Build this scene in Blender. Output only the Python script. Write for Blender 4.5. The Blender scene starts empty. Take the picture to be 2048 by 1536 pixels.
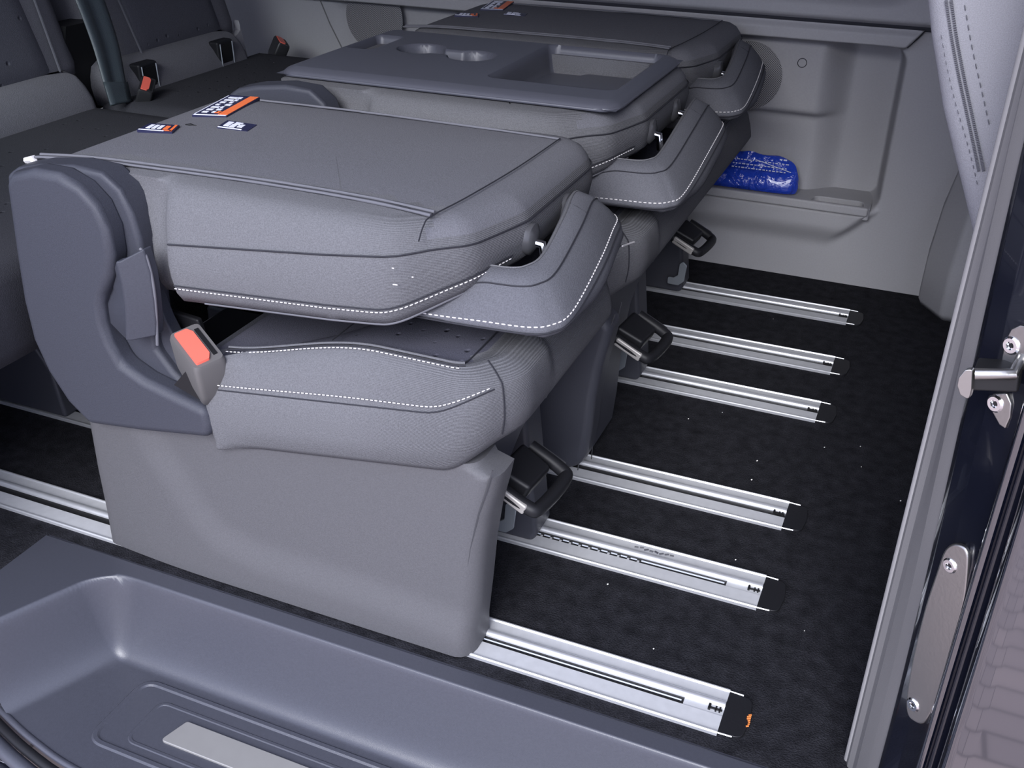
import bpy, bmesh, math, random
from mathutils import Vector, Matrix
from math import sin, cos, pi, radians
random.seed(4)
scene = bpy.context.scene
COL = scene.collection

# ------------------------------------------------------------------ camera
FPX, YAW, PITCH, ROLL = 2035.02, 0.395791, 0.514634, 0.0101725
CAM = Vector((0, 0, 1.0))
def _basis():
    ca, sa, cp, sp, cr, sr = cos(YAW), sin(YAW), cos(PITCH), sin(PITCH), cos(ROLL), sin(ROLL)
    right = Vector((ca, sa, 0)); fw = Vector((-sa*cp, ca*cp, -sp)); up = right.cross(fw)
    return right*cr + up*sr, up*cr - right*sr, fw
C_R, C_U, C_F = _basis()
cam_data = bpy.data.cameras.new('camera'); cam = bpy.data.objects.new('camera', cam_data); COL.objects.link(cam)
cam_data.sensor_width = 36; cam_data.lens = FPX/2048*36; cam_data.clip_start = .02
cam.matrix_world = Matrix(((C_R.x, C_U.x, -C_F.x, CAM.x), (C_R.y, C_U.y, -C_F.y, CAM.y), (C_R.z, C_U.z, -C_F.z, CAM.z), (0, 0, 0, 1)))
scene.camera = cam
def W(px, py, ax, v):
    """pixel of the photograph -> point on the plane ax = v"""
    d = C_F + C_R*((px-1024)/FPX) - C_U*((py-768)/FPX)
    i = 'xyz'.index(ax)
    return CAM + d*((v-CAM[i])/d[i])

# ------------------------------------------------------------------ sky, light, exposure
world = bpy.data.worlds.new('overcast'); scene.world = world; world.use_nodes = True
bg = world.node_tree.nodes['Background']
bg.inputs['Color'].default_value = (.80, .87, 1.19, 1); bg.inputs['Strength'].default_value = 1.1
sun_d = bpy.data.lights.new('veiled_sun', 'SUN'); sun_d.energy = 2.9; sun_d.angle = radians(36); sun_d.color = (.97, .97, 1.0)
sun = bpy.data.objects.new('veiled_sun', sun_d); COL.objects.link(sun)
sun.rotation_euler = (radians(56), radians(8), 0)
vs = scene.view_settings
vs.view_transform = 'Standard'; vs.look = 'None'; vs.gamma = 1; vs.use_curve_mapping = False; vs.exposure = 0.8

# ------------------------------------------------------------------ materials
M = {}
def nodes_of(name):
    m = bpy.data.materials.new(name); m.use_nodes = True; M[name] = m
    nt = m.node_tree
    return m, nt, nt.nodes['Principled BSDF']
def mat(name, col, rough=.5, metal=0, grain=0, gscale=800, bump=0, bscale=900, spec=.5, coat=0, var=0, vscale=6):
    m, nt, b = nodes_of(name)
    b.inputs['Base Color'].default_value = (*col, 1); b.inputs['Roughness'].default_value = rough
    b.inputs['Metallic'].default_value = metal; b.inputs['Specular IOR Level'].default_value = spec
    b.inputs['Coat Weight'].default_value = coat
    tc = nt.nodes.new('ShaderNodeTexCoord'); src = None
    if grain or var:
        n = nt.nodes.new('ShaderNodeTexNoise'); n.inputs['Scale'].default_value = gscale if grain else vscale
        n.inputs['Detail'].default_value = 2
        nt.links.new(tc.outputs['Object'], n.inputs['Vector'])
        mr = nt.nodes.new('ShaderNodeMapRange')
        a = grain or var
        mr.inputs['From Min'].default_value = .25; mr.inputs['From Max'].default_value = .75
        mr.inputs['To Min'].default_value = 1-a; mr.inputs['To Max'].default_value = 1+a
        nt.links.new(n.outputs['Fac'], mr.inputs['Value'])
        mx = nt.nodes.new('ShaderNodeVectorMath'); mx.operation = 'SCALE'
        mx.inputs[0].default_value = col; nt.links.new(mr.outputs['Result'], mx.inputs['Scale'])
        nt.links.new(mx.outputs['Vector'], b.inputs['Base Color'])
    if bump:
        n2 = nt.nodes.new('ShaderNodeTexNoise'); n2.inputs['Scale'].default_value = bscale; n2.inputs['Detail'].default_value = 3
        nt.links.new(tc.outputs['Object'], n2.inputs['Vector'])
        bp = nt.nodes.new('ShaderNodeBump'); bp.inputs['Strength'].default_value = bump; bp.inputs['Distance'].default_value = .001
        nt.links.new(n2.outputs['Fac'], bp.inputs['Height']); nt.links.new(bp.outputs['Normal'], b.inputs['Normal'])
    return m
mat('cover_plastic', (.084, .083, .089), .55, grain=.10, gscale=500, bump=.35, bscale=1400, spec=.35)
mat('recliner_plastic', (.036, .038, .050), .55, grain=.10, gscale=500, bump=.35, bscale=1400, spec=.4)
mat('leg_plastic', (.040, .041, .052), .5, bump=.3, bscale=1400)
mat('tray_plastic', (.052, .054, .068), .29, grain=.06, gscale=300, bump=.2, bscale=1600, spec=.55)
mat('console_plastic', (.072, .074, .092), .36, bump=.2, bscale=1600)
mat('wall_plastic', (.35, .345, .355), .6, grain=.04, gscale=300, bump=.25, bscale=1500, spec=.3)
mat('pillar_plastic', (.145, .14, .140), .55, bump=.2, bscale=900, spec=.35)
mat('seal_rubber', (.24, .232, .23), .6, bump=.2, bscale=500)
mat('black_paint', (.006, .007, .013), .16, coat=.6, spec=.6)
mat('body_paint', (.004, .005, .011), .05, coat=1, spec=1.0)
M['body_paint'].node_tree.nodes['Principled BSDF'].inputs['IOR'].default_value = 1.8
mat('black', (.004, .004, .005), .5)
mat('black_plastic', (.010, .010, .012), .48, spec=.3)
mat('cap_black', (.009, .009, .011), .45, bump=.3, bscale=300)
mat('aluminium', (.80, .81, .84), .36, metal=.7, grain=.05, gscale=60)
mat('aluminium_flat', (.52, .525, .54), .5, metal=.2, grain=.05, gscale=80)
mat('white_strip', (.62, .66, .74), .5)
mat('steel', (.42, .41, .39), .32, metal=1, bump=.1, bscale=300)
mat('chrome', (.8, .8, .8), .12, metal=1)
mat('bracket', (.38, .41, .44), .4, metal=.6)
mat('handle_silver', (.40, .38, .36), .4, metal=.3)
mat('bezel', (.055, .055, .06), .28)
mat('buckle', (.105, .10, .098), .45)
mat('buckle_dark', (.018, .018, .02), .45)
mat('red', (.74, .13, .09), .38)
mat('thread', (.60, .58, .58), .7)
mat('thread_dark', (.014, .014, .02), .8)
mat('zip_grey', (.085, .085, .10), .7)
mat('piping', (.105, .105, .12), .7)
mat('label_navy', (.015, .016, .05), .4)
mat('label_white', (.72, .74, .85), .5)
mat('label_orange', (.80, .17, .05), .45)
mat('crumb', (.7, .68, .65), .8)
mat('belt', (.045, .058, .066), .38, bump=.5, bscale=700)
mat('front_fabric', (.235, .235, .255), .9, grain=.12, gscale=900, bump=.6, bscale=1100, spec=.15)
mat('hole', (.012, .012, .018), .8)
mat('orange_dirt', (.55, .16, .03), .8)

def fabric(name, col, scale=650, rib=0, ribaxis='Z', patt=False, amp=.16, fade=None):
    m, nt, b = nodes_of(name)
    b.inputs['Roughness'].default_value = .85; b.inputs['Specular IOR Level'].default_value = .08
    tc = nt.nodes.new('ShaderNodeTexCoord')
    n = nt.nodes.new('ShaderNodeTexNoise'); n.inputs['Scale'].default_value = scale; n.inputs['Detail'].default_value = 2
    nt.links.new(tc.outputs['Object'], n.inputs['Vector'])
    mr = nt.nodes.new('ShaderNodeMapRange'); mr.inputs['From Min'].default_value = .3; mr.inputs['From Max'].default_value = .7
    mr.inputs['To Min'].default_value = 1-amp; mr.inputs['To Max'].default_value = 1+amp
    nt.links.new(n.outputs['Fac'], mr.inputs['Value'])
    sc = nt.nodes.new('ShaderNodeVectorMath'); sc.operation = 'SCALE'; sc.inputs[0].default_value = col
    h = n.outputs['Fac']; fac = mr.outputs['Result']
    if rib:
        w = nt.nodes.new('ShaderNodeTexWave'); w.bands_direction = ribaxis; w.inputs['Scale'].default_value = rib
        w.inputs['Distortion'].default_value = .6; w.inputs['Detail'].default_value = 1; w.inputs['Detail Scale'].default_value = 4
        nt.links.new(tc.outputs['Object'], w.inputs['Vector'])
        m2 = nt.nodes.new('ShaderNodeMapRange'); m2.inputs['To Min'].default_value = .72; m2.inputs['To Max'].default_value = 1.1
        nt.links.new(w.outputs['Fac'], m2.inputs['Value'])
        wv = w.outputs['Fac']
        if fade:                       # rib colour and bump fade in towards the front, imitating light raking the corner
            sp = nt.nodes.new('ShaderNodeSeparateXYZ'); nt.links.new(tc.outputs['Object'], sp.inputs[0])
            fm = nt.nodes.new('ShaderNodeMapRange'); fm.inputs['From Min'].default_value = fade[0]; fm.inputs['From Max'].default_value = fade[1]
            nt.links.new(sp.outputs['X'], fm.inputs['Value'])
            lo = nt.nodes.new('ShaderNodeMapRange'); lo.inputs['To Min'].default_value = 1.0; lo.inputs['To Max'].default_value = .72
            nt.links.new(fm.outputs['Result'], lo.inputs['Value']); nt.links.new(lo.outputs['Result'], m2.inputs['To Min'])
            hi = nt.nodes.new('ShaderNodeMapRange'); hi.inputs['To Min'].default_value = 1.0; hi.inputs['To Max'].default_value = 1.12
            nt.links.new(fm.outputs['Result'], hi.inputs['Value']); nt.links.new(hi.outputs['Result'], m2.inputs['To Max'])
            mw = nt.nodes.new('ShaderNodeMath'); mw.operation = 'MULTIPLY'
            nt.links.new(wv, mw.inputs[0]); nt.links.new(fm.outputs['Result'], mw.inputs[1]); wv = mw.outputs[0]
        mu = nt.nodes.new('ShaderNodeMath'); mu.operation = 'MULTIPLY'
        nt.links.new(fac, mu.inputs[0]); nt.links.new(m2.outputs['Result'], mu.inputs[1]); fac = mu.outputs[0]
        ad = nt.nodes.new('ShaderNodeMath'); ad.operation = 'ADD'
        nt.links.new(h, ad.inputs[0]); nt.links.new(wv, ad.inputs[1]); h = ad.outputs[0]
    if patt:
        v = nt.nodes.new('ShaderNodeTexVoronoi'); v.inputs['Scale'].default_value = 38; v.inputs['Randomness'].default_value = .35
        mp = nt.nodes.new('ShaderNodeMapping'); mp.inputs['Scale'].default_value = (1, .75, .75)
        nt.links.new(tc.outputs['Object'], mp.inputs['Vector']); nt.links.new(mp.outputs['Vector'], v.inputs['Vector'])
        m3 = nt.nodes.new('ShaderNodeMapRange'); m3.inputs['From Min'].default_value = .0; m3.inputs['From Max'].default_value = .16
        m3.interpolation_type = 'SMOOTHSTEP'
        nt.links.new(v.outputs['Distance'], m3.inputs['Value'])
        ad = nt.nodes.new('ShaderNodeMath'); ad.operation = 'MULTIPLY_ADD'; ad.inputs[1].default_value = 7.0
        nt.links.new(m3.outputs['Result'], ad.inputs[0]); nt.links.new(h, ad.inputs[2]); h = ad.outputs[0]
    nt.links.new(fac, sc.inputs['Scale']); nt.links.new(sc.outputs['Vector'], b.inputs['Base Color'])
    bp = nt.nodes.new('ShaderNodeBump'); bp.inputs['Strength'].default_value = .5; bp.inputs['Distance'].default_value = .0012
    nt.links.new(h, bp.inputs['Height']); nt.links.new(bp.outputs['Normal'], b.inputs['Normal'])
    return m
fabric('fabric', (.116, .116, .124))
fabric('fabric_rib', (.116, .116, .124), rib=170, ribaxis='Z', fade=(-.60, -.47))
fabric('fabric_top', (.117, .117, .130))
fabric('fabric_pattern', (.072, .072, .092), patt=True)
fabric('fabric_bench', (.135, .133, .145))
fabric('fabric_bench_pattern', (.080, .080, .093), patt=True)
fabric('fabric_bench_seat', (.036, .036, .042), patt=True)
fabric('fabric_head', (.100, .101, .114))

def carpet_mat():
    m, nt, b = nodes_of('carpet')
    b.inputs['Roughness'].default_value = 1; b.inputs['Specular IOR Level'].default_value = .05
    tc = nt.nodes.new('ShaderNodeTexCoord')
    n = nt.nodes.new('ShaderNodeTexNoise'); n.inputs['Scale'].default_value = 420; n.inputs['Detail'].default_value = 4
    n2 = nt.nodes.new('ShaderNodeTexNoise'); n2.inputs['Scale'].default_value = 45; n2.inputs['Detail'].default_value = 3
    for k in (n, n2): nt.links.new(tc.outputs['Object'], k.inputs['Vector'])
    mx = nt.nodes.new('ShaderNodeMath'); mx.operation = 'MULTIPLY'
    nt.links.new(n.outputs['Fac'], mx.inputs[0]); nt.links.new(n2.outputs['Fac'], mx.inputs[1])
    cr = nt.nodes.new('ShaderNodeValToRGB')
    cr.color_ramp.elements[0].position = .10; cr.color_ramp.elements[0].color = (.010, .010, .012, 1)
    cr.color_ramp.elements[1].position = .50; cr.color_ramp.elements[1].color = (.032, .032, .038, 1)
    nt.links.new(mx.outputs[0], cr.inputs['Fac']); nt.links.new(cr.outputs['Color'], b.inputs['Base Color'])
    bp = nt.nodes.new('ShaderNodeBump'); bp.inputs['Strength'].default_value = .8; bp.inputs['Distance'].default_value = .003
    nt.links.new(n.outputs['Fac'], bp.inputs['Height']); nt.links.new(bp.outputs['Normal'], b.inputs['Normal'])
carpet_mat()
def grille_mat():
    m, nt, b = nodes_of('grille'); b.inputs['Roughness'].default_value = .6
    tc = nt.nodes.new('ShaderNodeTexCoord'); sep = nt.nodes.new('ShaderNodeSeparateXYZ')
    nt.links.new(tc.outputs['Object'], sep.inputs[0])
    def wave(out):
        a = nt.nodes.new('ShaderNodeMath'); a.operation = 'MULTIPLY'; a.inputs[1].default_value = 2*pi/.0048
        s = nt.nodes.new('ShaderNodeMath'); s.operation = 'SINE'
        nt.links.new(out, a.inputs[0]); nt.links.new(a.outputs[0], s.inputs[0]); return s.outputs[0]
    p = nt.nodes.new('ShaderNodeMath'); p.operation = 'MULTIPLY'
    nt.links.new(wave(sep.outputs['X']), p.inputs[0]); nt.links.new(wave(sep.outputs['Z']), p.inputs[1])
    mr = nt.nodes.new('ShaderNodeMapRange'); mr.inputs['From Min'].default_value = -.25; mr.inputs['From Max'].default_value = .25
    nt.links.new(p.outputs[0], mr.inputs['Value'])
    mx = nt.nodes.new('ShaderNodeMix'); mx.data_type = 'RGBA'
    mx.inputs['A'].default_value = (.32, .315, .325, 1); mx.inputs['B'].default_value = (.02, .02, .026, 1)
    nt.links.new(mr.outputs['Result'], mx.inputs['Factor']); nt.links.new(mx.outputs['Result'], b.inputs['Base Color'])
grille_mat()
def bag_mat():
    m, nt, b = nodes_of('blue_plastic'); b.inputs['Base Color'].default_value = (.015, .05, .42, 1)
    b.inputs['Roughness'].default_value = .16; b.inputs['Coat Weight'].default_value = .6
    tc = nt.nodes.new('ShaderNodeTexCoord'); n = nt.nodes.new('ShaderNodeTexNoise'); n.inputs['Scale'].default_value = 32
    n.inputs['Detail'].default_value = 3; n.inputs['Distortion'].default_value = 1.4
    nt.links.new(tc.outputs['Object'], n.inputs['Vector'])
    bp = nt.nodes.new('ShaderNodeBump'); bp.inputs['Strength'].default_value = .7; bp.inputs['Distance'].default_value = .012
    nt.links.new(n.outputs['Fac'], bp.inputs['Height']); nt.links.new(bp.outputs['Normal'], b.inputs['Normal'])
bag_mat()
def pave_mat():
    m, nt, b = nodes_of('paving'); b.inputs['Roughness'].default_value = .85
    tc = nt.nodes.new('ShaderNodeTexCoord'); br = nt.nodes.new('ShaderNodeTexBrick'); br.inputs['Scale'].default_value = 2.4
    br.inputs['Color1'].default_value = (.46, .37, .345, 1); br.inputs['Color2'].default_value = (.38, .31, .295, 1)
    br.inputs['Mortar'].default_value = (.20, .165, .155, 1); br.inputs['Mortar Size'].default_value = .012
    nt.links.new(tc.outputs['Object'], br.inputs['Vector']); nt.links.new(br.outputs['Color'], b.inputs['Base Color'])
pave_mat()
def glass_mat(name, tint):
    m, nt, b = nodes_of(name)
    out = nt.nodes['Material Output']; tr = nt.nodes.new('ShaderNodeBsdfTransparent'); tr.inputs['Color'].default_value = (*tint, 1)
    gl = nt.nodes.new('ShaderNodeBsdfGlossy'); gl.inputs['Roughness'].default_value = .02
    mx = nt.nodes.new('ShaderNodeMixShader'); mx.inputs['Fac'].default_value = .06
    nt.links.new(tr.outputs[0], mx.inputs[1]); nt.links.new(gl.outputs[0], mx.inputs[2]); nt.links.new(mx.outputs[0], out.inputs['Surface'])
glass_mat('tinted_glass', (.24, .25, .26)); glass_mat('clear_glass', (.80, .84, .83))

# ------------------------------------------------------------------ mesh helpers
def obj(name, verts, faces, m, parent=None, smooth=True, angle=38, bevel=0, seg=3):
    me = bpy.data.meshes.new(name); me.from_pydata([tuple(v) for v in verts], [], faces); me.validate(); me.update()
    bm = bmesh.new(); bm.from_mesh(me); bmesh.ops.recalc_face_normals(bm, faces=bm.faces); bm.to_mesh(me); bm.free()
    if smooth:
        me.polygons.foreach_set('use_smooth', [True]*len(me.polygons))
        if not bevel: me.set_sharp_from_angle(angle=radians(angle))
    o = bpy.data.objects.new(name, me); COL.objects.link(o)
    if m: me.materials.append(M[m])
    if parent: o.parent = parent
    if bevel:
        b = o.modifiers.new('bevel', 'BEVEL'); b.width = bevel; b.segments = seg; b.limit_method = 'ANGLE'; b.angle_limit = radians(35)
        b.harden_normals = True
    return o
def tag(o, label=None, cat=None, group=None, kind=None):
    for k, v in (('label', label), ('category', cat), ('group', group), ('kind', kind)):
        if v: o[k] = v
    return o
def empty(name, loc=(0, 0, 0)):
    e = bpy.data.objects.new(name, None); COL.objects.link(e); e.location = loc; e.empty_display_size = .05
    return e
def reparent_keep(o, root):
    o.parent = root; o.matrix_parent_inverse = Matrix.Translation(root.location).inverted()
def box(name, a, b, m, parent=None, bevel=.003, seg=2):
    x0, y0, z0 = a; x1, y1, z1 = b
    v = [(x, y, z) for x in (x0, x1) for y in (y0, y1) for z in (z0, z1)]
    f = [(0, 1, 3, 2), (4, 6, 7, 5), (0, 4, 5, 1), (2, 3, 7, 6), (0, 2, 6, 4), (1, 5, 7, 3)]
    return obj(name, v, f, m, parent, bevel=bevel, seg=seg)
def crom(pts, n=6, closed=True):
    P = [Vector(p) for p in pts]; N = len(P); out = []
    rng = range(N) if closed else range(N-1)
    for i in rng:
        if closed: p0, p1, p2, p3 = P[i-1], P[i], P[(i+1) % N], P[(i+2) % N]
        else: p0, p1, p2, p3 = P[max(i-1, 0)], P[i], P[i+1], P[min(i+2, N-1)]
        for k in range(n):
            t = k/n
            out.append(.5*((2*p1) + (p2-p0)*t + (2*p0-5*p1+4*p2-p3)*t*t + (3*p1-p0-3*p2+p3)*t**3))
    if not closed: out.append(P[-1])
    return out
def fillet(pts, r, n=6):
    """round the corners of a closed 2D polygon; r a number or one per corner"""
    P = [Vector(p) for p in pts]; N = len(P); out = []
    for i in range(N):
        ri = r[i] if isinstance(r, (list, tuple)) else r
        a, b, c = P[i-1], P[i], P[(i+1) % N]
        u = (a-b); w = (c-b); lu, lw = u.length, w.length; u.normalize(); w.normalize()
        ang = u.angle(w)
        if ri <= 0: out.append(b); continue
        d = min(max(ri/max(math.tan(ang/2), 1e-6) if ang < 3.13 else 0, 2e-4), lu*.48, lw*.48)
        p0, p2 = b+u*d, b+w*d
        for k in range(n+1):
            t = k/n; out.append(p0*(1-t)**2 + b*2*t*(1-t) + p2*t*t)
    return out
def resample(pts, step, closed=True):
    P = [Vector(p) for p in pts]
    if closed: P = P+[P[0]]
    out = []
    for a, b in zip(P[:-1], P[1:]):
        L = (b-a).length
        if L < 1e-7: continue
        k = max(1, int(math.ceil(L/step)))
        out += [a.lerp(b, i/k) for i in range(k)]
    if not closed: out.append(P[-1])
    return out
def prism(name, pts, ax, a, b, m, parent=None, bevel=.004, seg=3):
    """polygon extruded along an axis: ax 'y' takes (x,z), 'z' (x,y), 'x' (y,z)"""
    def p3(p, v): return (p[0], v, p[1]) if ax == 'y' else ((p[0], p[1], v) if ax == 'z' else (v, p[0], p[1]))
    n = len(pts)
    V = [p3(p, a) for p in pts]+[p3(p, b) for p in pts]
    F = [tuple(range(n)), tuple(range(2*n-1, n-1, -1))]+[(i, (i+1) % n, n+(i+1) % n, n+i) for i in range(n)]
    return obj(name, V, F, m, parent, bevel=bevel, seg=seg)
def ring_of(outline, inset, zf):
    N = len(outline); out = []
    area = sum(outline[i-1][0]*outline[i][1]-outline[i][0]*outline[i-1][1] for i in range(N))
    s = 1 if area > 0 else -1
    for i in range(N):
        t = Vector(outline[(i+1) % N][:2])-Vector(outline[i-1][:2]); t.normalize()
        nx, ny = -t.y*s, t.x*s
        ins = inset(outline[i][0], outline[i][1]) if callable(inset) else inset
        x, y = outline[i][0]+nx*ins, outline[i][1]+ny*ins
        out.append(Vector((x, y, zf(x, y) if callable(zf) else zf)))
    return out
def slab(name, outline, prof, m, parent=None, crown=.006, crown_bot=0, well=None):
    """outline (xy) lofted through rings (inset, z); closed by caps that swell by crown"""
    rings = [ring_of(outline, i, z) for i, z in prof]
    N = len(outline); V = []; F = []
    cx = sum(p[0] for p in outline)/N; cy = sum(p[1] for p in outline)/N
    def cap(ring, c, first):
        res = []
        zc = sum(v.z for v in ring)/N
        if well and not first:
            for s, dz in ((.97, 0), (.945, 0), (.93, -well), (.5, -well)):
                res.append([Vector((cx+(v.x-cx)*s, cy+(v.y-cy)*s, v.z+dz)) for v in ring])
            return res, Vector((cx, cy, zc-well))
        for s in (.93, .8, .55, .28):
            res.append([Vector((cx+(v.x-cx)*s, cy+(v.y-cy)*s, v.z+c*(1-s**3))) for v in ring])
        return res, Vector((cx, cy, zc+c))
    bot, cb = cap(rings[0], -crown_bot, True); top, ct = cap(rings[-1], crown, False)
    allr = list(reversed(bot))+rings+top
    for r in allr: V += r
    for k in range(len(allr)-1):
        for i in range(N):
            j = (i+1) % N
            F.append((k*N+i, k*N+j, (k+1)*N+j, (k+1)*N+i))
    V.append(cb); V.append(ct); b0 = len(V)-2; L = (len(allr)-1)*N
    for i in range(N):
        j = (i+1) % N
        F.append((j, i, b0)); F.append((L+i, L+j, b0+1))
    return obj(name, V, F, m, parent, angle=75)
def tube_data(pts, r, n=8, closed=False):
    P = [Vector(p) for p in pts]; N = len(P); V = []; F = []
    up = None
    for i in range(N):
        a = P[i-1] if (closed or i > 0) else P[i]; b = P[(i+1) % N] if (closed or i < N-1) else P[i]
        t = (b-a).normalized()
        if up is None: up = Vector((0, 0, 1)) if abs(t.z) < .9 else Vector((1, 0, 0))
        s = t.cross(up)
        if s.length < 1e-6: s = t.orthogonal()
        s.normalize(); up = s.cross(t).normalized()
        rr = r[i] if isinstance(r, (list, tuple)) else r
        for k in range(n):
            a_ = 2*pi*k/n; V.append(P[i]+s*(cos(a_)*rr)+up*(sin(a_)*rr))
    for i in range(N if closed else N-1):
        j = (i+1) % N
        for k in range(n):
            l = (k+1) % n; F.append((i*n+k, i*n+l, j*n+l, j*n+k))
    if not closed: F.append(tuple(range(n-1, -1, -1))); F.append(tuple(range((N-1)*n, N*n)))
    return V, F
def tube(name, pts, r, m, parent=None, n=8, closed=False):
    V, F = tube_data(pts, r, n, closed); return obj(name, V, F, m, parent, angle=60)
def joined(name, datas, m, parent=None, **k):
    V = []; F = []
    for v, f in datas:
        o = len(V); V += v; F += [tuple(i+o for i in q) for q in f]
    return obj(name, V, F, m, parent, **k)
def stitches(name, pts, m, parent, dash=.0042, gap=.0020, r=.0008):
    P = [Vector(p) for p in pts]; D = []; acc = 0
    L = [0]
    for a, b in zip(P[:-1], P[1:]): L.append(L[-1]+(b-a).length)
    def at(s):
        s = max(0, min(L[-1]-1e-9, s))
        lo, hi = 0, len(L)-1
        while hi-lo > 1:
            md = (lo+hi)//2
            if L[md] <= s: lo = md
            else: hi = md
        d = L[lo+1]-L[lo]
        return P[lo].lerp(P[lo+1], (s-L[lo])/d if d > 0 else 0)
    s = 0
    while s+dash < L[-1]:
        a, b = at(s), at(s+dash)
        if (b-a).length > 1e-5: D.append(tube_data([a, a.lerp(b, .15), a.lerp(b, .85), b], [r*.5, r, r, r*.5], 5))
        s += dash+gap
    return joined(name, D, m, parent, angle=80)
def sweep(name, path, section, m, parent=None, cap=True, zscale=None):
    """section (n,z) swept along an xy path; n points to the right of the direction of travel"""
    N = len(path); K = len(section); V = []; F = []
    for i in range(N):
        a = path[max(i-1, 0)]; b = path[min(i+1, N-1)]
        t = Vector((b[0]-a[0], b[1]-a[1])); t.normalize(); nx, ny = t.y, -t.x
        sec = section(i/(N-1)) if callable(section) else section
        K = len(sec)
        for q in sec: V.append((path[i][0]+nx*q[0], path[i][1]+ny*q[0], q[1]))
    for i in range(N-1):
        for k in range(K):
            l = (k+1) % K; F.append((i*K+k, i*K+l, (i+1)*K+l, (i+1)*K+k))
    if cap: F.append(tuple(range(K))); F.append(tuple(range((N-1)*K, N*K)))
    return obj(name, V, F, m, parent, angle=50)
def grid(name, us, vs_, fn, m, parent=None, angle=60):
    V = [fn(u, v) for v in vs_ for u in us]; n = len(us)
    F = [(j*n+i, j*n+i+1, (j+1)*n+i+1, (j+1)*n+i) for j in range(len(vs_)-1) for i in range(n-1)]
    return obj(name, V, F, m, parent, angle=angle)
def lerp(a, b, t): return a+(b-a)*t
def lin(a, b, n): return [a+(b-a)*i/(n-1) for i in range(n)]
def ss(a, b, x):
    if a == b: return float(x > a)
    t = max(0, min(1, (x-a)/(b-a))); return t*t*(3-2*t)
def sdbox(x, y, cx, cy, hx, hy, r):
    dx, dy = abs(x-cx)-hx+r, abs(y-cy)-hy+r
    return math.hypot(max(dx, 0), max(dy, 0))+min(max(dx, dy), 0)-r

# ================================================================== the setting
floor = box('floor', (-3.0, .897, -.03), (1.1, 2.52, -.002), 'carpet', bevel=0)
tag(floor, 'black carpet covering the van floor between the silver rails', 'floor', kind='structure')
fl2 = box('carpet_strip', (-3.0, .62, -.03), (-1.163, .897, -.002), 'carpet', floor, bevel=0)
# far side panel, a height field y(x,z)
YW = 2.42
def wall_y(x, z):
    y = YW
    rec = 1-ss(-.010, .010, sdbox(x, z, -.80, .372, .70, .184, .035))   # storage recess
    slope = 1-ss(-.275, -.200, x)
    proud = slope*(lerp(.050, .085, ss(.372, .395, z)))                  # speaker panel and the cove beside it
    hollow = .028*math.exp(-((x+.42)/.10)**2-((z-.29)/.055)**2)
    d = (.110-proud+hollow)*rec
    y2 = y+d
    if z < .22:                                                        # bin below the recess
        y2 = min(y2, YW-.028+.16*ss(.160, .188, z)*rec+.028*(1-rec))
    if z < .20:
        xe_ = -.100-1.0*max(0, .19-z)
        lip = (1-ss(xe_-.016, xe_+.020, x))*ss(.085, .15, z)*(1-ss(.172, .199, z)*ss(-.125, -.104, x))
        y2 -= .030*lip*(1-rec)
    if z > .548:                                                       # ledge along the top
        xb = -.068-.8*(.597-z)
        y2 -= .036*ss(.553, .566, z)*(1-ss(xb-.004, xb+.004, x))*(1-.35*ss(.585, .600, z))
    return y2
zs = lin(-.004, .17, 24)+lin(.175, .26, 46)+lin(.265, .535, 44)+lin(.538, .600, 32)
wall = grid('wall_far', lin(-2.6, -1.0, 60)+lin(-.99, .10, 330)+lin(.12, 1.1, 12), zs, lambda x, z: Vector((x, wall_y(x, z), z)), 'wall_plastic', angle=80)
tag(wall, 'grey plastic side panel with storage recess behind the seats', 'wall panel', kind='structure')
# ledge and upper panel
def upper_y(x, z):
    t = z-.606
    y = YW-.036+.02*ss(0, .01, -t+.01)-.0+ .05*t
    y += .055*(1-ss(-.02, .03, sdbox(x, z, -.66, .90, .55, .235, .05)))
    return y
up = grid('upper_panel', lin(-2.6, 1.1, 200), lin(.606, .80, 40), lambda x, z: Vector((x, upper_y(x, z), z)), 'wall_plastic', wall, angle=70)
box('panel_gap', (-2.6, YW-.012, .596), (1.1, YW+.12, .610), 'hole', wall, bevel=0)
tube('panel_seam', [W(640, 0, 'y', YW-.001), W(660, 48, 'y', YW-.001), W(682, 92, 'y', YW-.001), W(700, 140, 'y', YW-.001)], .0016, 'pillar_plastic', wall)
tube('panel_seam', [(-.0665, YW-.016, .600), (-.0760, YW-.016, .586), (-.0960, YW-.008, .561)], .0022, 'hole', wall)
def disc(name, c, r, y, m, parent, n=64, dome=.004):
    V = [(c[0], y-dome, c[1])]; F = []
    for k, s in enumerate((.35, .7, .95, 1.0)):
        for i in range(n):
            a = 2*pi*i/n; V.append((c[0]+r*s*cos(a), y-dome*(1-s*s), c[1]+r*s*sin(a)))
    for i in range(n): F.append((0, 1+i, 1+(i+1) % n))
    for k in range(3):
        for i in range(n): F.append((1+k*n+i, 1+k*n+(i+1) % n, 1+(k+1)*n+(i+1) % n, 1+(k+1)*n+i))
    return obj(name, V, F, m, parent, angle=80)
disc('speaker_grille', (-1.410, .523), .084, YW-.002, 'grille', wall)
disc('speaker_grille', (-.432, .463), .078, wall_y(-.40, .463)-.003, 'grille', wall)
cp = W(1605, 125, 'y', 2.45)
tube('screw_cover', [(cp.x+.010*cos(2*pi*i/20), wall_y(cp.x, cp.z)-.0003, cp.z+.010*sin(2*pi*i/20)) for i in range(20)], .0009, 'hole', wall, n=5, closed=True)
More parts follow.
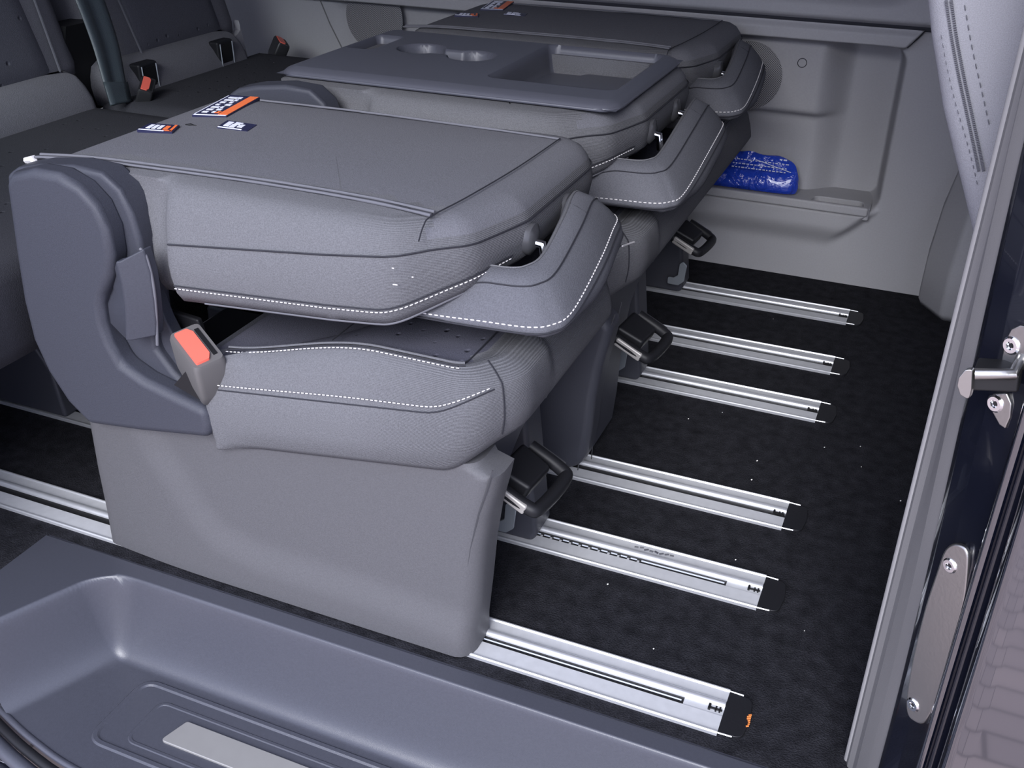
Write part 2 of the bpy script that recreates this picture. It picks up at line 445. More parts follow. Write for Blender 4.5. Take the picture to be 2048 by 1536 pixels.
# cup-shaped dent in the bin
bf = fillet([(-1.46, 2.398), (-.245, 2.398), (-.240, 2.446), (-.128, 2.446), (-.122, 2.398), (-.108, 2.398), (-.108, 2.545), (-1.46, 2.545)], [.02, .004, .018, .018, .004, .010, .02, .02], 5)
box('bin_lip', (-1.46, 2.3875, .182), (-.111, 2.402, .2035), 'wall_plastic', wall, bevel=.005)
prism('bin_shelf', bf, 'z', .170, .1995, 'wall_plastic', wall, bevel=.006)
# far door pillar
pil = empty('trim_1', (.2, 2.40, 0)); tag(pil, 'grey plastic foot of the far door pillar behind the front seat', 'pillar trim', kind='structure')
secs = [(-.003, .044, 2.300, .022), (.02, .036, 2.280, .03), (.12, .037, 2.285, .03), (.23, .046, 2.30, .035), (.34, .066, 2.335, .04), (.46, .075, 2.38, .03), (.62, .085, 2.42, .02)]
V = []; F = []
for z, x0, y0, r in secs:
    rg = fillet([(x0, 2.50), (x0, y0+.075), (x0+.05, y0), (.55, y0), (.55, 2.50)], [0, .012, .016, 0, 0], 5)
    V += [(p[0], p[1], z) for p in rg]; K = len(rg)
for i in range(len(secs)-1):
    for k in range(K): F.append((i*K+k, i*K+(k+1) % K, (i+1)*K+(k+1) % K, (i+1)*K+k))
F.append(tuple(range(K)))
o = obj('pillar_foot', V, F, 'wall_plastic', angle=70); reparent_keep(o, pil)
# roof, rear wall, far windows: outside the frame, they shade the interior as the van does
roof = box('ceiling', (-3.0, .80, 1.36), (1.1, 2.52, 1.40), 'wall_plastic', bevel=0); tag(roof, 'grey van roof above the seats', 'ceiling', kind='structure')
wr = box('wall_rear', (-3.02, .62, -.03), (-2.98, 2.52, .74), 'wall_plastic', bevel=0); tag(wr, 'grey tailgate panel behind the rear bench', 'wall', kind='structure')
wf = box('wall_front', (1.08, .80, -.03), (1.12, 2.52, 1.10), 'leg_plastic', bevel=0); tag(wf, 'dark dashboard side at the front of the cab', 'dashboard', kind='structure')
sg = box('window_4', (-2.50, .555, .62), (-1.26, .56, 1.26), 'clear_glass', bevel=0); tag(sg, 'clear window of the sliding door', 'window', kind='structure')
sd = box('door_1', (-2.55, .52, -.40), (-1.22, .60, .62), 'body_paint', bevel=.02); tag(sd, 'dark sliding door pushed back along the outside of the van', 'door', kind='structure')
w3 = box('window_3', (-3.005, .80, .74), (-3.0, 2.52, 1.38), 'tinted_glass', bevel=0); tag(w3, 'tinted tailgate window behind the rear bench', 'window', kind='structure')
w2 = box('window_2', (.14, .835, 1.0), (1.08, .84, 1.36), 'tinted_glass', bevel=0); tag(w2, 'tinted front door window', 'window', kind='structure')
wn = box('wall_near', (-3.0, .70, -.55), (-1.35, .76, .60), 'body_paint', bevel=0); tag(wn, 'dark painted rear body side beside the open door', 'wall', kind='structure')
wnr = box('trim_2', (-3.0, .76, 1.24), (1.1, .84, 1.38), 'body_paint', bevel=0); tag(wnr, 'dark roof rail above the open side door', 'roof rail', kind='structure')
for i, x in enumerate((-3.0, -1.42, .12)):
    q = box('trim_%d' % (i+3), (x, 2.44, .80), (x+.12, 2.52, 1.38), 'wall_plastic', bevel=0); tag(q, 'grey post between the far side windows', 'window post', kind='structure')
gl = box('window_1', (-2.9, 2.485, .80), (1.1, 2.49, 1.38), 'tinted_glass', bevel=0); tag(gl, 'dark tinted side window above the far panel', 'window', kind='structure')
pv = box('ground', (-12, -14, -.60), (12, 6, -.56), 'paving', bevel=0); tag(pv, 'brown brick paving outside the van', 'paving', kind='structure')

# ------------------------------------------------------------------ step tray (height field)
def rim_left(y): return -1.016-(.862-y)*.47
def tray_z(x, y):
    # signed distance to the well: back wall y = .862, left wall slanting
    dl = (x-rim_left(y))*.905; db = .866-y; dr = (-.02-x)
    # rounded corner
    r = .045
    a, b = dl, db
    d = min(a, b) if (a > r or b > r) else r-math.hypot(max(r-a, 0), max(r-b, 0))
    d = min(d, dr)
    z = 0
    if d > 0:
        e = d*d/(d+.005)
        z = -.132*(1-max(0, 1-e/.046)**2.4)
    return z
SILL = [(-1.22, .723), (-1.08, .679), (-.984, .653), (-.886, .638), (-.69, .630), (.1, .63)]
def sill_y(x):
    for (a, p), (b, q) in zip(SILL[:-1], SILL[1:]):
        if x <= b: return lerp(p, q, (x-a)/(b-a))
    return .63
xs = lin(-1.163, -1.0, 60)+lin(-.995, .085, 90)
ts = lin(0, .60, 40)+lin(.61, 1, 62)
def tray_pt(x, t):
    y = lerp(sill_y(x), .897, t)
    return Vector((x, y, tray_z(x, y)-(.003 if y > .893 else 0)))
tray = grid('step_tray', xs, ts, tray_pt, 'tray_plastic', angle=80)
tag(tray, 'blue-grey moulded plastic step well inside the sliding door opening', 'step', kind='structure')
# raised ridges around the foot plate, the metal strip, the outer sill
def ridge(name, cx, cy, hx, hy, r, w, h):
    pts = fillet([(cx-hx, cy-hy), (cx+hx, cy-hy), (cx+hx, cy+hy), (cx-hx, cy+hy)], r, 8)
    D = []
    K = len(pts); V = []; F = []
    prof = [(-w, 0), (-w*.45, h), (w*.45, h), (w, 0)]
    for i, z in prof: V += ring_of(pts, i, -.1325+z)
    for k in range(3):
        for i in range(K): F.append((k*K+i, k*K+(i+1) % K, (k+1)*K+(i+1) % K, (k+1)*K+i))
    return obj(name, V, F, 'tray_plastic', tray, angle=30)
ridge('ridge', -.443, .745, .477, .059, .025, .0060, .0026)
ridge('ridge', -.443, .742, .428, .0374, .016, .0040, -.0015+.003)
mat('foot_metal', (.30, .292, .28), .5, metal=.4, grain=.03, gscale=40)
plate = prism('foot_plate', fillet([(-.825, .721), (.03, .721), (.03, .763), (-.812, .763)], [.006]*4), 'z', -.133, -.1285, 'foot_metal', tray, bevel=.0012)
sill = empty('door_sill', (-.5, .62, -.16)); tag(sill, 'dark curved door sill strip outside the step well', 'sill', kind='structure')
for k, (dy, dz, r, m_) in enumerate(((0, -.0025, .005, 'tray_plastic'), (-.013, -.010, .007, 'black_plastic'), (-.030, -.018, .011, 'tray_plastic'))):
    pts = [(a, b+dy, -.132+dz) for a, b in SILL]
    o = tube('sill_bead', crom(pts, 8, False), r, m_, n=10); reparent_keep(o, sill)
o = box('sill_skirt', (-1.3, .585, -.40), (.1, .632, -.165), 'body_paint', bevel=.01); reparent_keep(o, sill)

# ------------------------------------------------------------------ floor rails
RY = [.958, 1.2065, 1.41, 1.7685, 1.972, 2.224]
WHERE = ['nearest the step, under the near seat', 'second from the step, with the row of small slots', 'third from the step, under the edge of the middle seat',
         'fourth from the step, just behind a pull handle', 'fifth from the step, second nearest the far wall', 'nearest the far side wall']
def section_rail(name, prof, y, x0, x1, m, root, ang=25):
    n = len(prof)
    V = [(x0, y+p[0], p[1]) for p in prof]+[(x1, y+p[0], p[1]) for p in prof]
    F = [(i, (i+1) % n, n+(i+1) % n, n+i) for i in range(n)]+[tuple(range(n)), tuple(range(n, 2*n))]
    o = obj(name, V, F, m, angle=ang); reparent_keep(o, root); return o
for i, y in enumerate(RY):
    r = empty('floor_rail', (-.1, y, 0)); tag(r, 'silver aluminium seat rail ' + WHERE[i], 'rail', 'seat rails on the van floor')
    xe = -.1035; xl = -2.7
    # near flange, far flange, their lips, and the round ridge beside the slot
    section_rail('near_flange', [(-.037, -.002), (-.037, .0022), (-.0088, .0022), (-.0082, -.004)], y, xl, xe, 'aluminium_flat', r)
    section_rail('far_flange', [(.010, -.004), (.010, .0022), (.036, .0022), (.036, -.002)], y, xl, xe, 'aluminium_flat', r)
    section_rail('edge_lip', [(-.0395, -.002), (-.0395, .0028), (-.0380, .0042), (-.0360, .0042), (-.0345, .0022)], y, xl, xe, 'aluminium', r)
    section_rail('edge_lip', [(.0395, -.002), (.0395, .0028), (.0380, .0042), (.0360, .0042), (.0345, .0022)], y, xl, xe, 'aluminium', r)
    rid = [(.0045, -.006)]+[(.0105+.0062*cos(pi*(1-k/8)), .0018+.0052*sin(pi*k/8)) for k in range(9)]+[(.017, -.004)]
    section_rail('slot_ridge', rid, y, xl, xe, 'aluminium', r, 60)
    section_rail('slot_floor', [(-.0095, -.0055), (-.0095, .0006), (.006, .0006), (.006, -.0055)], y, xl, xe if i > 1 else -.155, 'black', r)
    if i < 2: section_rail('slot_floor', [(-.0095, -.0055), (-.0095, .0008), (.006, .0008), (.006, -.0055)], y, -.155, xe, 'aluminium_flat', r)
    if i == 0: section_rail('slot_strip', [(-.0026, 0), (-.0026, .0014), (-.0010, .0014), (-.0010, 0)], y, -.45, -.158, 'white_strip', r)
    if i == 1:
        section_rail('slot_strip', [(-.0030, 0), (-.0030, .0014), (-.0008, .0014), (-.0008, 0)], y, -.286, -.158, 'white_strip', r)
        for k in range(12):
            x = -.303-k*.0158
            o = box('slot_tooth', (x, y-.0030, 0), (x+.010, y-.0010, .0014), 'white_strip', bevel=0); reparent_keep(o, r)
            o = box('slot_web', (x+.0112, y-.0090, 0), (x+.0146, y-.0042, .0021), 'aluminium_flat', bevel=0); reparent_keep(o, r)
    # clip and end cap
    for a, b in (((xe-.020, y-.004, -.002), (xe-.017, y+.009, .0045)), ((xe-.011, y-.004, -.002), (xe-.009, y+.004, .0035)), ((xe-.019, y-.001, -.002), (xe-.002, y+.0012, .003)), ((xe-.006, y-.004, -.002), (xe-.004, y+.004, .0035))):
        o = box('clip_bar', a, b, 'black', bevel=0); reparent_keep(o, r)
    cap = fillet([(xe, y-.037), (xe+.030, y-.034), (xe+.034, y), (xe+.030, y+.034), (xe, y+.037), (xe, y+.0)], [.001, .012, .03, .012, .001, 0])
    o = prism('end_cap', cap, 'z', -.004, .0022, 'cap_black', bevel=.001); reparent_keep(o, r)
    for s in (-1, 1):
        o = tube('end_wire', [(xe, y+s*.037, .002), (xe+.018, y+s*.0365, .002)], .0011, 'aluminium', n=5); reparent_keep(o, r)
    if i == 1:
        o = joined('scuff', [tube_data([(-.305+.008*k, y+.0245+.002*sin(k*2.1), .0023), (-.299+.008*k, y+.0255+.002*sin(k*1.3), .0023)], .0016, 5) for k in range(8)], 'leg_plastic'); reparent_keep(o, r)
    if i == 0:
        o = joined('orange_grit', [tube_data([(xe+.031+.002*sin(k), y-.014+.0032*k, .003), (xe+.034, y-.0125+.0032*k, .0036)], .0012, 5) for k in range(7)], 'orange_dirt'); reparent_keep(o, r)

# ================================================================== seats
def put(o, root): reparent_keep(o, root); return o
def on_side(pxs, y): return [(W(*p, 'y', y).x, W(*p, 'y', y).z) for p in pxs]
SEAM = .0010

def backrest(root, y0, y1, x0=-1.085, x1=-.430, notch=True, top='fabric_top', zt=.600, well=None):
    """folded backrest, its rear face up; thinner towards its front (upper) end"""
    out = fillet([(x0, y0+.008), (-.62, y0), (-.53, y0+.004), (x1-.03, y0+.062), (x1, y0+.16), (x1, y1), (x0, y1)], [.075, .02, .06, .06, .06, .085, .085], 10)
    outline = resample(out, .012)
    nt_ = lambda x: .026*ss(-.846, -.872, x) if notch else 0       # recessed side panel behind the bolster
    def zb(x, y): return .447+.085*(x+.85)+.035*ss(-.56, -.43, x)
    def zl(x, y): return .470+.080*(x+.85)+.030*ss(-.56, -.43, x)
    def zs_(x, y): return .528+.115*(x+.855)-.006*ss(-.50, -.43, x)
    def zm(x, y): return lerp(zs_(x, y), zt, .62)
    f = lambda fn, d=0: (lambda x, y: fn(x, y)+d)
    N_ = lambda d: (lambda x, y: d+nt_(x)*(1 if y < (y0+y1)/2 else 0))
    prof = [(N_(.030), f(zb, .004)), (N_(.012), f(zb)), (N_(.002), f(zl, -.008)), (N_(.0005), f(zl)), (N_(-.002), f(zl, .012)), (N_(-.003), lambda x, y: lerp(zl(x, y), zs_(x, y), .5)), (N_(-.001), f(zs_, -.006)), (N_(.001), zs_), (N_(.005), lambda x, y: lerp(zs_(x, y), zt, .35)), (N_(.013), lambda x, y: lerp(zs_(x, y), zt, .70)), (lambda x, y: .024+.5*nt_(x)*(y < (y0+y1)/2), lambda x, y: lerp(zs_(x, y), zt, .90)), (.036, lambda x, y: lerp(zs_(x, y), zt, .97)), (.055, zt)]
    b = slab('backrest', outline, prof, top, crown=.004, well=well)
    b.data.materials.append(M['fabric_rib'])
    for p in b.data.polygons:       # the sides wear the smooth cloth, the rear face the ribbed one
        c = p.center
        if p.normal.z < .55 or (c.y < y0+.085 and c.x < -.50): p.material_index = 1
    put(b, root)
    # seams: dark welt above, white double stitch below
    def part_of(inset, zf, cond):
        rg = ring_of(outline, inset, zf); n = len(rg)
        idx = [i for i in range(n) if cond(rg[i])]
        # order them as one run
        runs = []; cur = []
        for k in range(n*2):
            i = k % n
            if cond(rg[i]): cur.append(rg[i])
            elif cur: runs.append(cur); cur = []
            if k >= n and not cur: break
        runs.sort(key=len); return runs[-1]
    front = lambda v: v.x > -.852 and not (v.y > y1-.012)
    tube('seam', part_of(-.0006, zs_, front), SEAM*1.2, 'thread_dark', b, n=5)
    tube('seam', part_of(-.0012, f(zl, .0035), lambda v: v.x > -.85 and v.y < y0+.14), SEAM, 'thread_dark', b, n=5)
    stitches('stitching', part_of(-.0012, f(zl, -.0005), lambda v: v.x > -.85 and v.y < y0+.14), 'thread', b)
    tube('hem', part_of(.010, f(zb, .001), lambda v: v.x > -.82 and v.y < y0+.14), .0013, 'piping', b, n=5)
    return b, zs_, zl, zb

def top_seams(b, y0, y1, zt=.6035):
    p = [(-1.078, y0+.052, zt-.004), (-1.0, y0+.060, zt), (-.9, y0+.068, zt), (-.75, y0+.075, zt), (-.6, y0+.072, zt), (-.505, y0+.062, zt-.001)]
    p = crom(p, 8, False)
    tube('welt', p, .0022, 'piping', b, n=6)
    tube('welt', [(a.x, a.y-.010, a.z-.0007) for a in p], .0020, 'piping', b, n=6)
    tube('seam', [(a.x, a.y-.005, a.z-.0006) for a in p], .0012, 'thread_dark', b, n=5)
    q = crom([(-.500, y0+.012, .586), (-.503, y0+.03, .597), (-.503, y0+.05, zt-.0015), (-.492, y0+.12, zt), (-.482, y0+.25, zt), (-.480, y1-.055, zt-.001)], 8, False)
    tube('seam', q, .0009, 'thread_dark', b, n=5)
    tube('welt', crom([(-.480, y1-.055, zt-.002), (-.60, y1-.050, zt-.0015), (-.80, y1-.045, zt-.0015), (-.98, y1-.05, zt-.002)], 8, False), .0018, 'piping', b, n=6)

def warning_labels(root, dx=0, dy=0, z=.6042):
    """three sewn-on labels on the folded backrest: a long one with an orange band, two small ones"""
    def lab(name, quad, parts):
        q = [Vector((a+dx, b+dy, z)) for a, b in quad]
        def P(u, v, h=0): return q[0].lerp(q[1], u).lerp(q[3].lerp(q[2], u), v)+Vector((0, 0, h))
        base = prism(name, [(p.x, p.y) for p in q], 'z', z-.004, z, 'label_navy', bevel=0); put(base, root)
        for m, rects in parts:
            V = []; F = []
            for (u0, v0, u1, v1) in rects:
                o = len(V)
                V += [P(u0, v0, .0001), P(u1, v0, .0001), P(u1, v1, .0001), P(u0, v1, .0001), P(u0, v0, .0006), P(u1, v0, .0006), P(u1, v1, .0006), P(u0, v1, .0006)]
                F += [tuple(o+i for i in t) for t in ((0, 1, 2, 3), (4, 5, 6, 7), (0, 1, 5, 4), (1, 2, 6, 5), (2, 3, 7, 6), (3, 0, 4, 7))]
            obj('label_print' if m != 'label_orange' else 'orange_band', V, F, m, base, smooth=False)
    rnd = random.Random(3)
    marks = [(.02, .0, .05, .95), (.02, 0, .98, .03)]
    for k in range(7):
        v = .12+k*.12
        marks.append((.14, v, .14+.12+.2*rnd.random(), v+.06)); marks.append((.42, v+.01, .50+.12*rnd.random(), v+.075))
    lab('warning_label', [(-1.014, 1.196), (-.964, 1.211), (-.985, 1.324), (-1.037, 1.317)], [('label_white', marks), ('label_orange', [(.70, .05, .98, .99), (.52, .12, .66, .2)])])
    lab('warning_label', [(-1.033, 1.100), (-.980, 1.110), (-.994, 1.143), (-1.039, 1.134)],
        [('label_white', [(.03, .02, .75, .1), (.15, .28, .28, .8), (.32, .28, .44, .8), (.48, .3, .6, .78)]), ('label_orange', [(.68, .1, .95, .2), (.88, .1, .96, .95), (.66, .3, .8, .75)])])
    lab('warning_label', [(-.940, 1.157), (-.889, 1.158), (-.896, 1.191), (-.949, 1.193)],
        [('label_white', [(.02, .0, .8, .1), (.12, .25, .3, .85), (.33, .2, .5, .6), (.36, .62, .6, .9), (.55, .3, .72, .7)])])

def headrest(root, ya, yb, xa=-.345, xb=-.368, za=.480, zb_=.508, post=(.33, .68)):
    """saddle-shaped headrest hanging over the front end of the folded backrest"""
    arm = -.56; xm = (xa+xb)/2+.001; ym = (ya+yb)/2
    po = [(arm, ya-.012), (-.485, ya-.010), (xa-.085, ya-.006), (xa-.040, ya+.0), (xa-.016, ya+.014), (xa-.003, ya+.05), (xm, ym), (xb+.000, yb-.085), (xb-.010, yb-.036), (xb-.034, yb-.008), (xb-.09, yb), (arm, yb)]
    pi_ = [(arm, ya+.045), (-.50, ya+.046), (xa-.110, ya+.047), (xa-.086, ya+.050), (xa-.072, ya+.060), (xa-.064, ya+.090), (xm-.060, ym), (xb-.058, yb-.115), (xb-.058, yb-.085), (xb-.066, yb-.066), (xb-.09, yb-.056), (arm, yb-.055)]
    O = crom([Vector((a, b, 0)) for a, b in po], 8, False); I = crom([Vector((a, b, 0)) for a, b in pi_], 8, False)
    N = len(O); V = []; F = []
    so, sl, sm_, si = [], [], [], []
    Z = lambda z: Vector((0, 0, z))
    for i in range(N):
        a = O[max(i-1, 0)]; b = O[min(i+1, N-1)]; t = (b-a).normalized(); n = Vector((t.y, -t.x, 0))
        k = ss(-.15, .95, n.x)*lerp(.22, 1, ss(ya+.02, ya+.17, O[i].y)); z = lerp(za, zb_, ss(0, 1, max(0, min(1, (O[i].y-ya)/(yb-ya)))))
        z += .010*sin(pi*max(0, min(1, (O[i].y-ya)/(yb-ya))))
        hh = lerp(1, .45, ss(-.43, -.52, O[i].x))*max(.15, math.sqrt(max(0, 1-(max(0, O[i].y-(yb-.075))/.075)**2))); up_ = [(0, .046), (.06, .0525), (.16, .0545), (.45, .0445), (.78, .022), (.95, .006), (1, 0)]
        P = lambda u: I[i].lerp(O[i], u)
        sec = [P(u)+Z(z+h*hh) for u, h in up_]
        ar = [(-.003, -.004), (-.008, -.008), (-.016, -.011), (-.028, -.013), (-.040, -.014), (-.050, -.012)]
        fr = [(.005, -.008), (.008, -.018), (.005, -.030), (-.008, -.040), (-.030, -.043), (-.048, -.032)]
        sec += [O[i]+n*lerp(p[0], q[0], k)+Z(z+lerp(p[1], q[1], k)) for p, q in zip(ar, fr)]
        sec.append(I[i]+Z(z-.004))
        K = len(sec); V += sec
        so.append(P(.968)+Z(z+.0046*hh)); sl.append(O[i]+n*lerp(-.0005, .003, k)+Z(z-.0035)); sm_.append(P(.50)+Z(z+.0422*hh)); si.append(P(.12)+Z(z+.0548*hh))
    for i in range(N-1):
        for k in range(K): F.append((i*K+k, i*K+(k+1) % K, (i+1)*K+(k+1) % K, (i+1)*K+k))
    F.append(tuple(range(K))); F.append(tuple(range((N-1)*K, N*K)))
    h = put(obj('headrest', V, F, 'fabric_head', angle=70), root)
    e = N-14
    stitches('stitching', so[2:e], 'thread', h, dash=.0050, gap=.0026, r=.00095)
    tube('seam', sl[2:e], .0011, 'thread_dark', h, n=5)
    tube('seam', sm_[2:e], .0010, 'thread_dark', h, n=5)
    tube('hem', si[4:-8], .0014, 'fabric', h, n=5)
    i = 52
    tube('seam', [I[i].lerp(O[i], u)+Z(so[i].z-.0052+q) for u, q in ((.14, .0548), (.30, .0500), (.50, .0425))], .0008, 'thread_dark', h, n=5)
    for k, yy in enumerate(lerp(ya, yb, q) for q in post):
        zz = .547
        put(tube('post_sleeve', [(-.440, yy, zz), (-.426, yy, zz-.002), (-.421, yy, zz-.002)], [.021, .020, .010], 'bezel', n=18), root)
        put(tube('headrest_post', [(-.44, yy, zz-.004), (-.414, yy, zz-.007), (-.411, yy, zz-.03)], .0060, 'chrome', n=12), root)
    return h

def cushion(root, y0, y1, x0=-.812, x1=-.388):
    outline = resample(fillet([(x0, y0), (x1-.045, y0), (x1, y0+.065), (x1, y1-.065), (x1-.045, y1), (x0, y1)], [.012, .07, .07, .07, .07, .03], 10), .012)
    K_ = lambda d: (lambda x, y: d*ss(x0-.002, x0+.08, x) if d > .006 else d)
    def dz(x): return -.050*ss(-.56, -.82, x)
    def bot(x, y): return lerp(.246, .300, max(0, min(1, (x+.83)/.365)))+.042*ss(-.475, -.395, x)
    def dzl(x): return -.0455+(x+.78)*.13+.024*ss(-.49, -.405, x)
    zt = .438
    def up_(h):
        w = max(0, min(1, (h-.392)/.040))
        return lambda x, y: h+lerp(dzl(x) if y < y0+.15 else dz(x), dz(x), w)
    prof = [(K_(.03), lambda x, y: bot(x, y)-.003), (K_(.010), bot), (.0, lambda x, y: bot(x, y)+.012), (-.005, lambda x, y: lerp(bot(x, y), .39+(dzl(x) if y < y0+.15 else dz(x)), .45)), (-.004, up_(.372)), (.0, up_(.391)), (.0015, up_(.394)), (.006, up_(.410)), (K_(.016), up_(.427)), (K_(.030), up_(.436)), (K_(.034), up_(.4365)), (K_(.038), up_(.434)), (K_(.048), up_(.430))]
    c = slab('cushion', outline, prof, 'fabric_pattern', crown=-.004)
    for mm in ('fabric', 'fabric_rib'): c.data.materials.append(M[mm])
    for p in c.data.polygons:
        q = p.center
        inner = q.z > .36 and q.x < -.455 and q.y > y0+.038 and q.y < y1-.038 and p.normal.z > .6
        if not inner: p.material_index = 2
    put(c, root)
    def run(inset, zf, cond):
        rg = ring_of(outline, inset, zf); n = len(rg); runs = []; cur = []
        for k in range(2*n):
            v = rg[k % n]
            if cond(v): cur.append(v)
            elif cur: runs.append(cur); cur = []
        runs.sort(key=len); return runs[-1]
    side = lambda v: -.80 < v.x < x1-.022 and v.y < y0+.035
    stitches('stitching', run(-.0004, up_(.3975), side), 'thread', c)
    tube('seam', run(-.0004, up_(.3905), side), SEAM, 'thread_dark', c, n=5)
    stitches('stitching', run(.0255, up_(.4355), lambda v: -.79 < v.x < -.452 and v.y < y0+.05), 'thread', c)
    tube('welt', run(.033, up_(.4385), lambda v: -.79 < v.x < -.45 and v.y < y0+.05), .0018, 'fabric', c, n=6)
    tube('seam', run(.029, up_(.437), lambda v: -.79 < v.x < -.45 and v.y < y0+.05), .0010, 'thread_dark', c, n=5)
    z = .4345
    tube('seam', [(-.458, y0+.030, z+.001), (-.457, y0+.06, z-.004), (-.456, y0+.2, z-.003), (-.456, y1-.04, z-.003)], .0010, 'thread_dark', c, n=5)
    tube('seam', [(-.640, y0+.048, .424), (-.640, y0+.12, .424), (-.640, y1-.05, .424)], .0010, 'thread_dark', c, n=5)
    # corner seam running down the front corner
    i0 = min(range(len(outline)), key=lambda k: (outline[k][0]-(x1-.020))**2+(outline[k][1]-(y0+.036))**2)
    col = [ring_of(outline, a, z)[i0] for a, z in ((.031, up_(.437)), (.015, up_(.4285)), (.005, up_(.4105)), (-.001, up_(.392)), (-.005, up_(.372)), (-.006, lambda x, y: lerp(bot(x, y), .39+(dzl(x) if y < y0+.15 else dz(x)), .45)), (-.001, lambda x, y: bot(x, y)+.012))]
    tube('seam', crom(col, 4, False), .0010, 'thread_dark', c, n=5)
    return c

def curve_at(pts, z):
    pts = sorted(pts, key=lambda p: p[1])
    if z <= pts[0][1]: return pts[0][0]
    for (a, p), (b, q) in zip(pts[:-1], pts[1:]):
        if z <= q: return lerp(a, b, (z-p)/max(q-p, 1e-6))
    return pts[-1][0]
def side_of(S, x, z):
    """signed distance from a polyline, positive above and to its right"""
    best = 9; sg = 1
    for (a, b), (c, d) in zip(S[:-1], S[1:]):
        ex, ez = c-a, d-b; t = max(0, min(1, ((x-a)*ex+(z-b)*ez)/(ex*ex+ez*ez)))
        h = math.hypot(x-a-ex*t, z-b-ez*t)
        if h < best: best = h; sg = 1 if ex*(z-b)-ez*(x-a) > 0 else -1
    return best*sg
def moulded_cover(y, m):
    """outboard shroud with a raised middle panel bounded by a swept step"""
    L = on_side([(176, 820), (182, 852), (196, 930), (214, 1015), (228, 1094)], y+.018)+[(-1.045, .335)]
    R = on_side([(938, 1284), (946, 1210), (953, 1130), (964, 1060), (979, 1005), (988, 965)], y)+[(-.425, .305), (-.44, .335)]
    S = on_side([(285, 860), (305, 905), (345, 962), (388, 1030), (435, 1082), (520, 1124), (620, 1156), (740, 1195), (860, 1240), (1010, 1300)], y)
    zs_ = [.002, .006]+lin(.012, .312, 44); us = [0, .004, .010, .018]+lin(.03, .965, 80)+[.978, .989, .996, 1]
    V = []; F = []
    for z in zs_:
        xl, xr = curve_at(L, z), curve_at(R, z)
        for u in us:
            x = lerp(xl, xr, u); dl, dr = x-xl, xr-x
            yy = y+.010*ss(-.030, .034, side_of(S, x, z))+.010*max(0, 1-u/.35)**2
            for d, r in ((dl, .014), (dr, .026)):
                if d < r: yy += r*(1-math.sqrt(max(0, 1-((r-d)/r)**2)))
            V.append((x, yy, z))
    n = len(us); k = len(zs_)
    for j in range(k-1):
        for i in range(n-1): F.append((j*n+i, j*n+i+1, (j+1)*n+i+1, (j+1)*n+i))
    loop = [i for i in range(n)]+[j*n+n-1 for j in range(1, k)]+[(k-1)*n+i for i in range(n-2, -1, -1)]+[j*n for j in range(k-2, 0, -1)]
    b = len(V); V += [(V[i][0], y+.066, V[i][2]) for i in loop]; K = len(loop)
    for i in range(K): F.append((loop[i], loop[(i+1) % K], b+(i+1) % K, b+i))
    F.append(tuple(range(b, b+K)))
    return obj('side_cover', V, F, m, angle=50)

def side_cover(root, dy, m='cover_plastic'):
    """tall plastic shroud on the outboard side of the base"""
    y = .9075+dy if dy == 0 else .928+dy
    px = [(182, 852), (196, 930), (214, 1015), (228, 1094), (420, 1150), (640, 1215), (840, 1272), (912, 1292), (940, 1276), (950, 1210), (955, 1130), (966, 1060), (980, 1005), (988, 965)]
    base = on_side(px, .922)
    top = [(-.425, .305), (-.47, .33), (-.55, .37), (-.8, .36), (-1.03, .33)]
    if dy: o = put(prism('side_cover', base+top, 'y', y, y+.062, m, bevel=.016, seg=4), root)
    else: o = put(moulded_cover(y, m), root)
    # parting line down the front edge
    fp = on_side([(1000, 925), (988, 965), (972, 1010), (955, 1080), (945, 1150), (940, 1220), (934, 1282)], .94)
    tube('parting_line', [(a-.001, y+.013, b) for a, b in fp], .0010, 'bezel', o, n=5)
    return o

def front_arch(root, dy, yr):
    """front apron between the shroud and the far leg, with the cut-out for the pull handle"""
    a = .955+dy
    pts = [(a, .02), (a, .37), (yr+.05, .36), (yr+.05, .26), (yr-.005, .25), (yr-.05, .262), (yr-.10, .25), (yr-.145, .225), (yr-.175, .18), (yr-.185, .13), (yr-.195, .07), (yr-.215, .02)]
    pts = [(max(p, a), q) for p, q in pts]
    o = put(prism('front_apron', pts, 'x', -.475, -.447, 'leg_plastic', bevel=.006), root)
    return o

def leg(root, y, x0=-.60, x1=-.452, h=.33, m='leg_plastic', bracket=True):
    pts = [(x0, .001), (x1-.004, .001), (x1+.004, .02), (x1-.004, .09), (x1-.016, .2), (x1-.03, h), (x0, h)]
    o = put(prism('leg', pts, 'y', y-.028, y+.034, m, bevel=.008), root)
    if bracket:
        bp = [(-.512, .035), (-.486, .035), (-.474, .046), (-.470, .085), (-.480, .095), (-.487, .088), (-.489, .060), (-.499, .052), (-.512, .052)]
        b = put(prism('latch_bracket', fillet(bp, .004, 3), 'y', y-.062, y-.057, 'bracket', bevel=.0008), root)
    return o

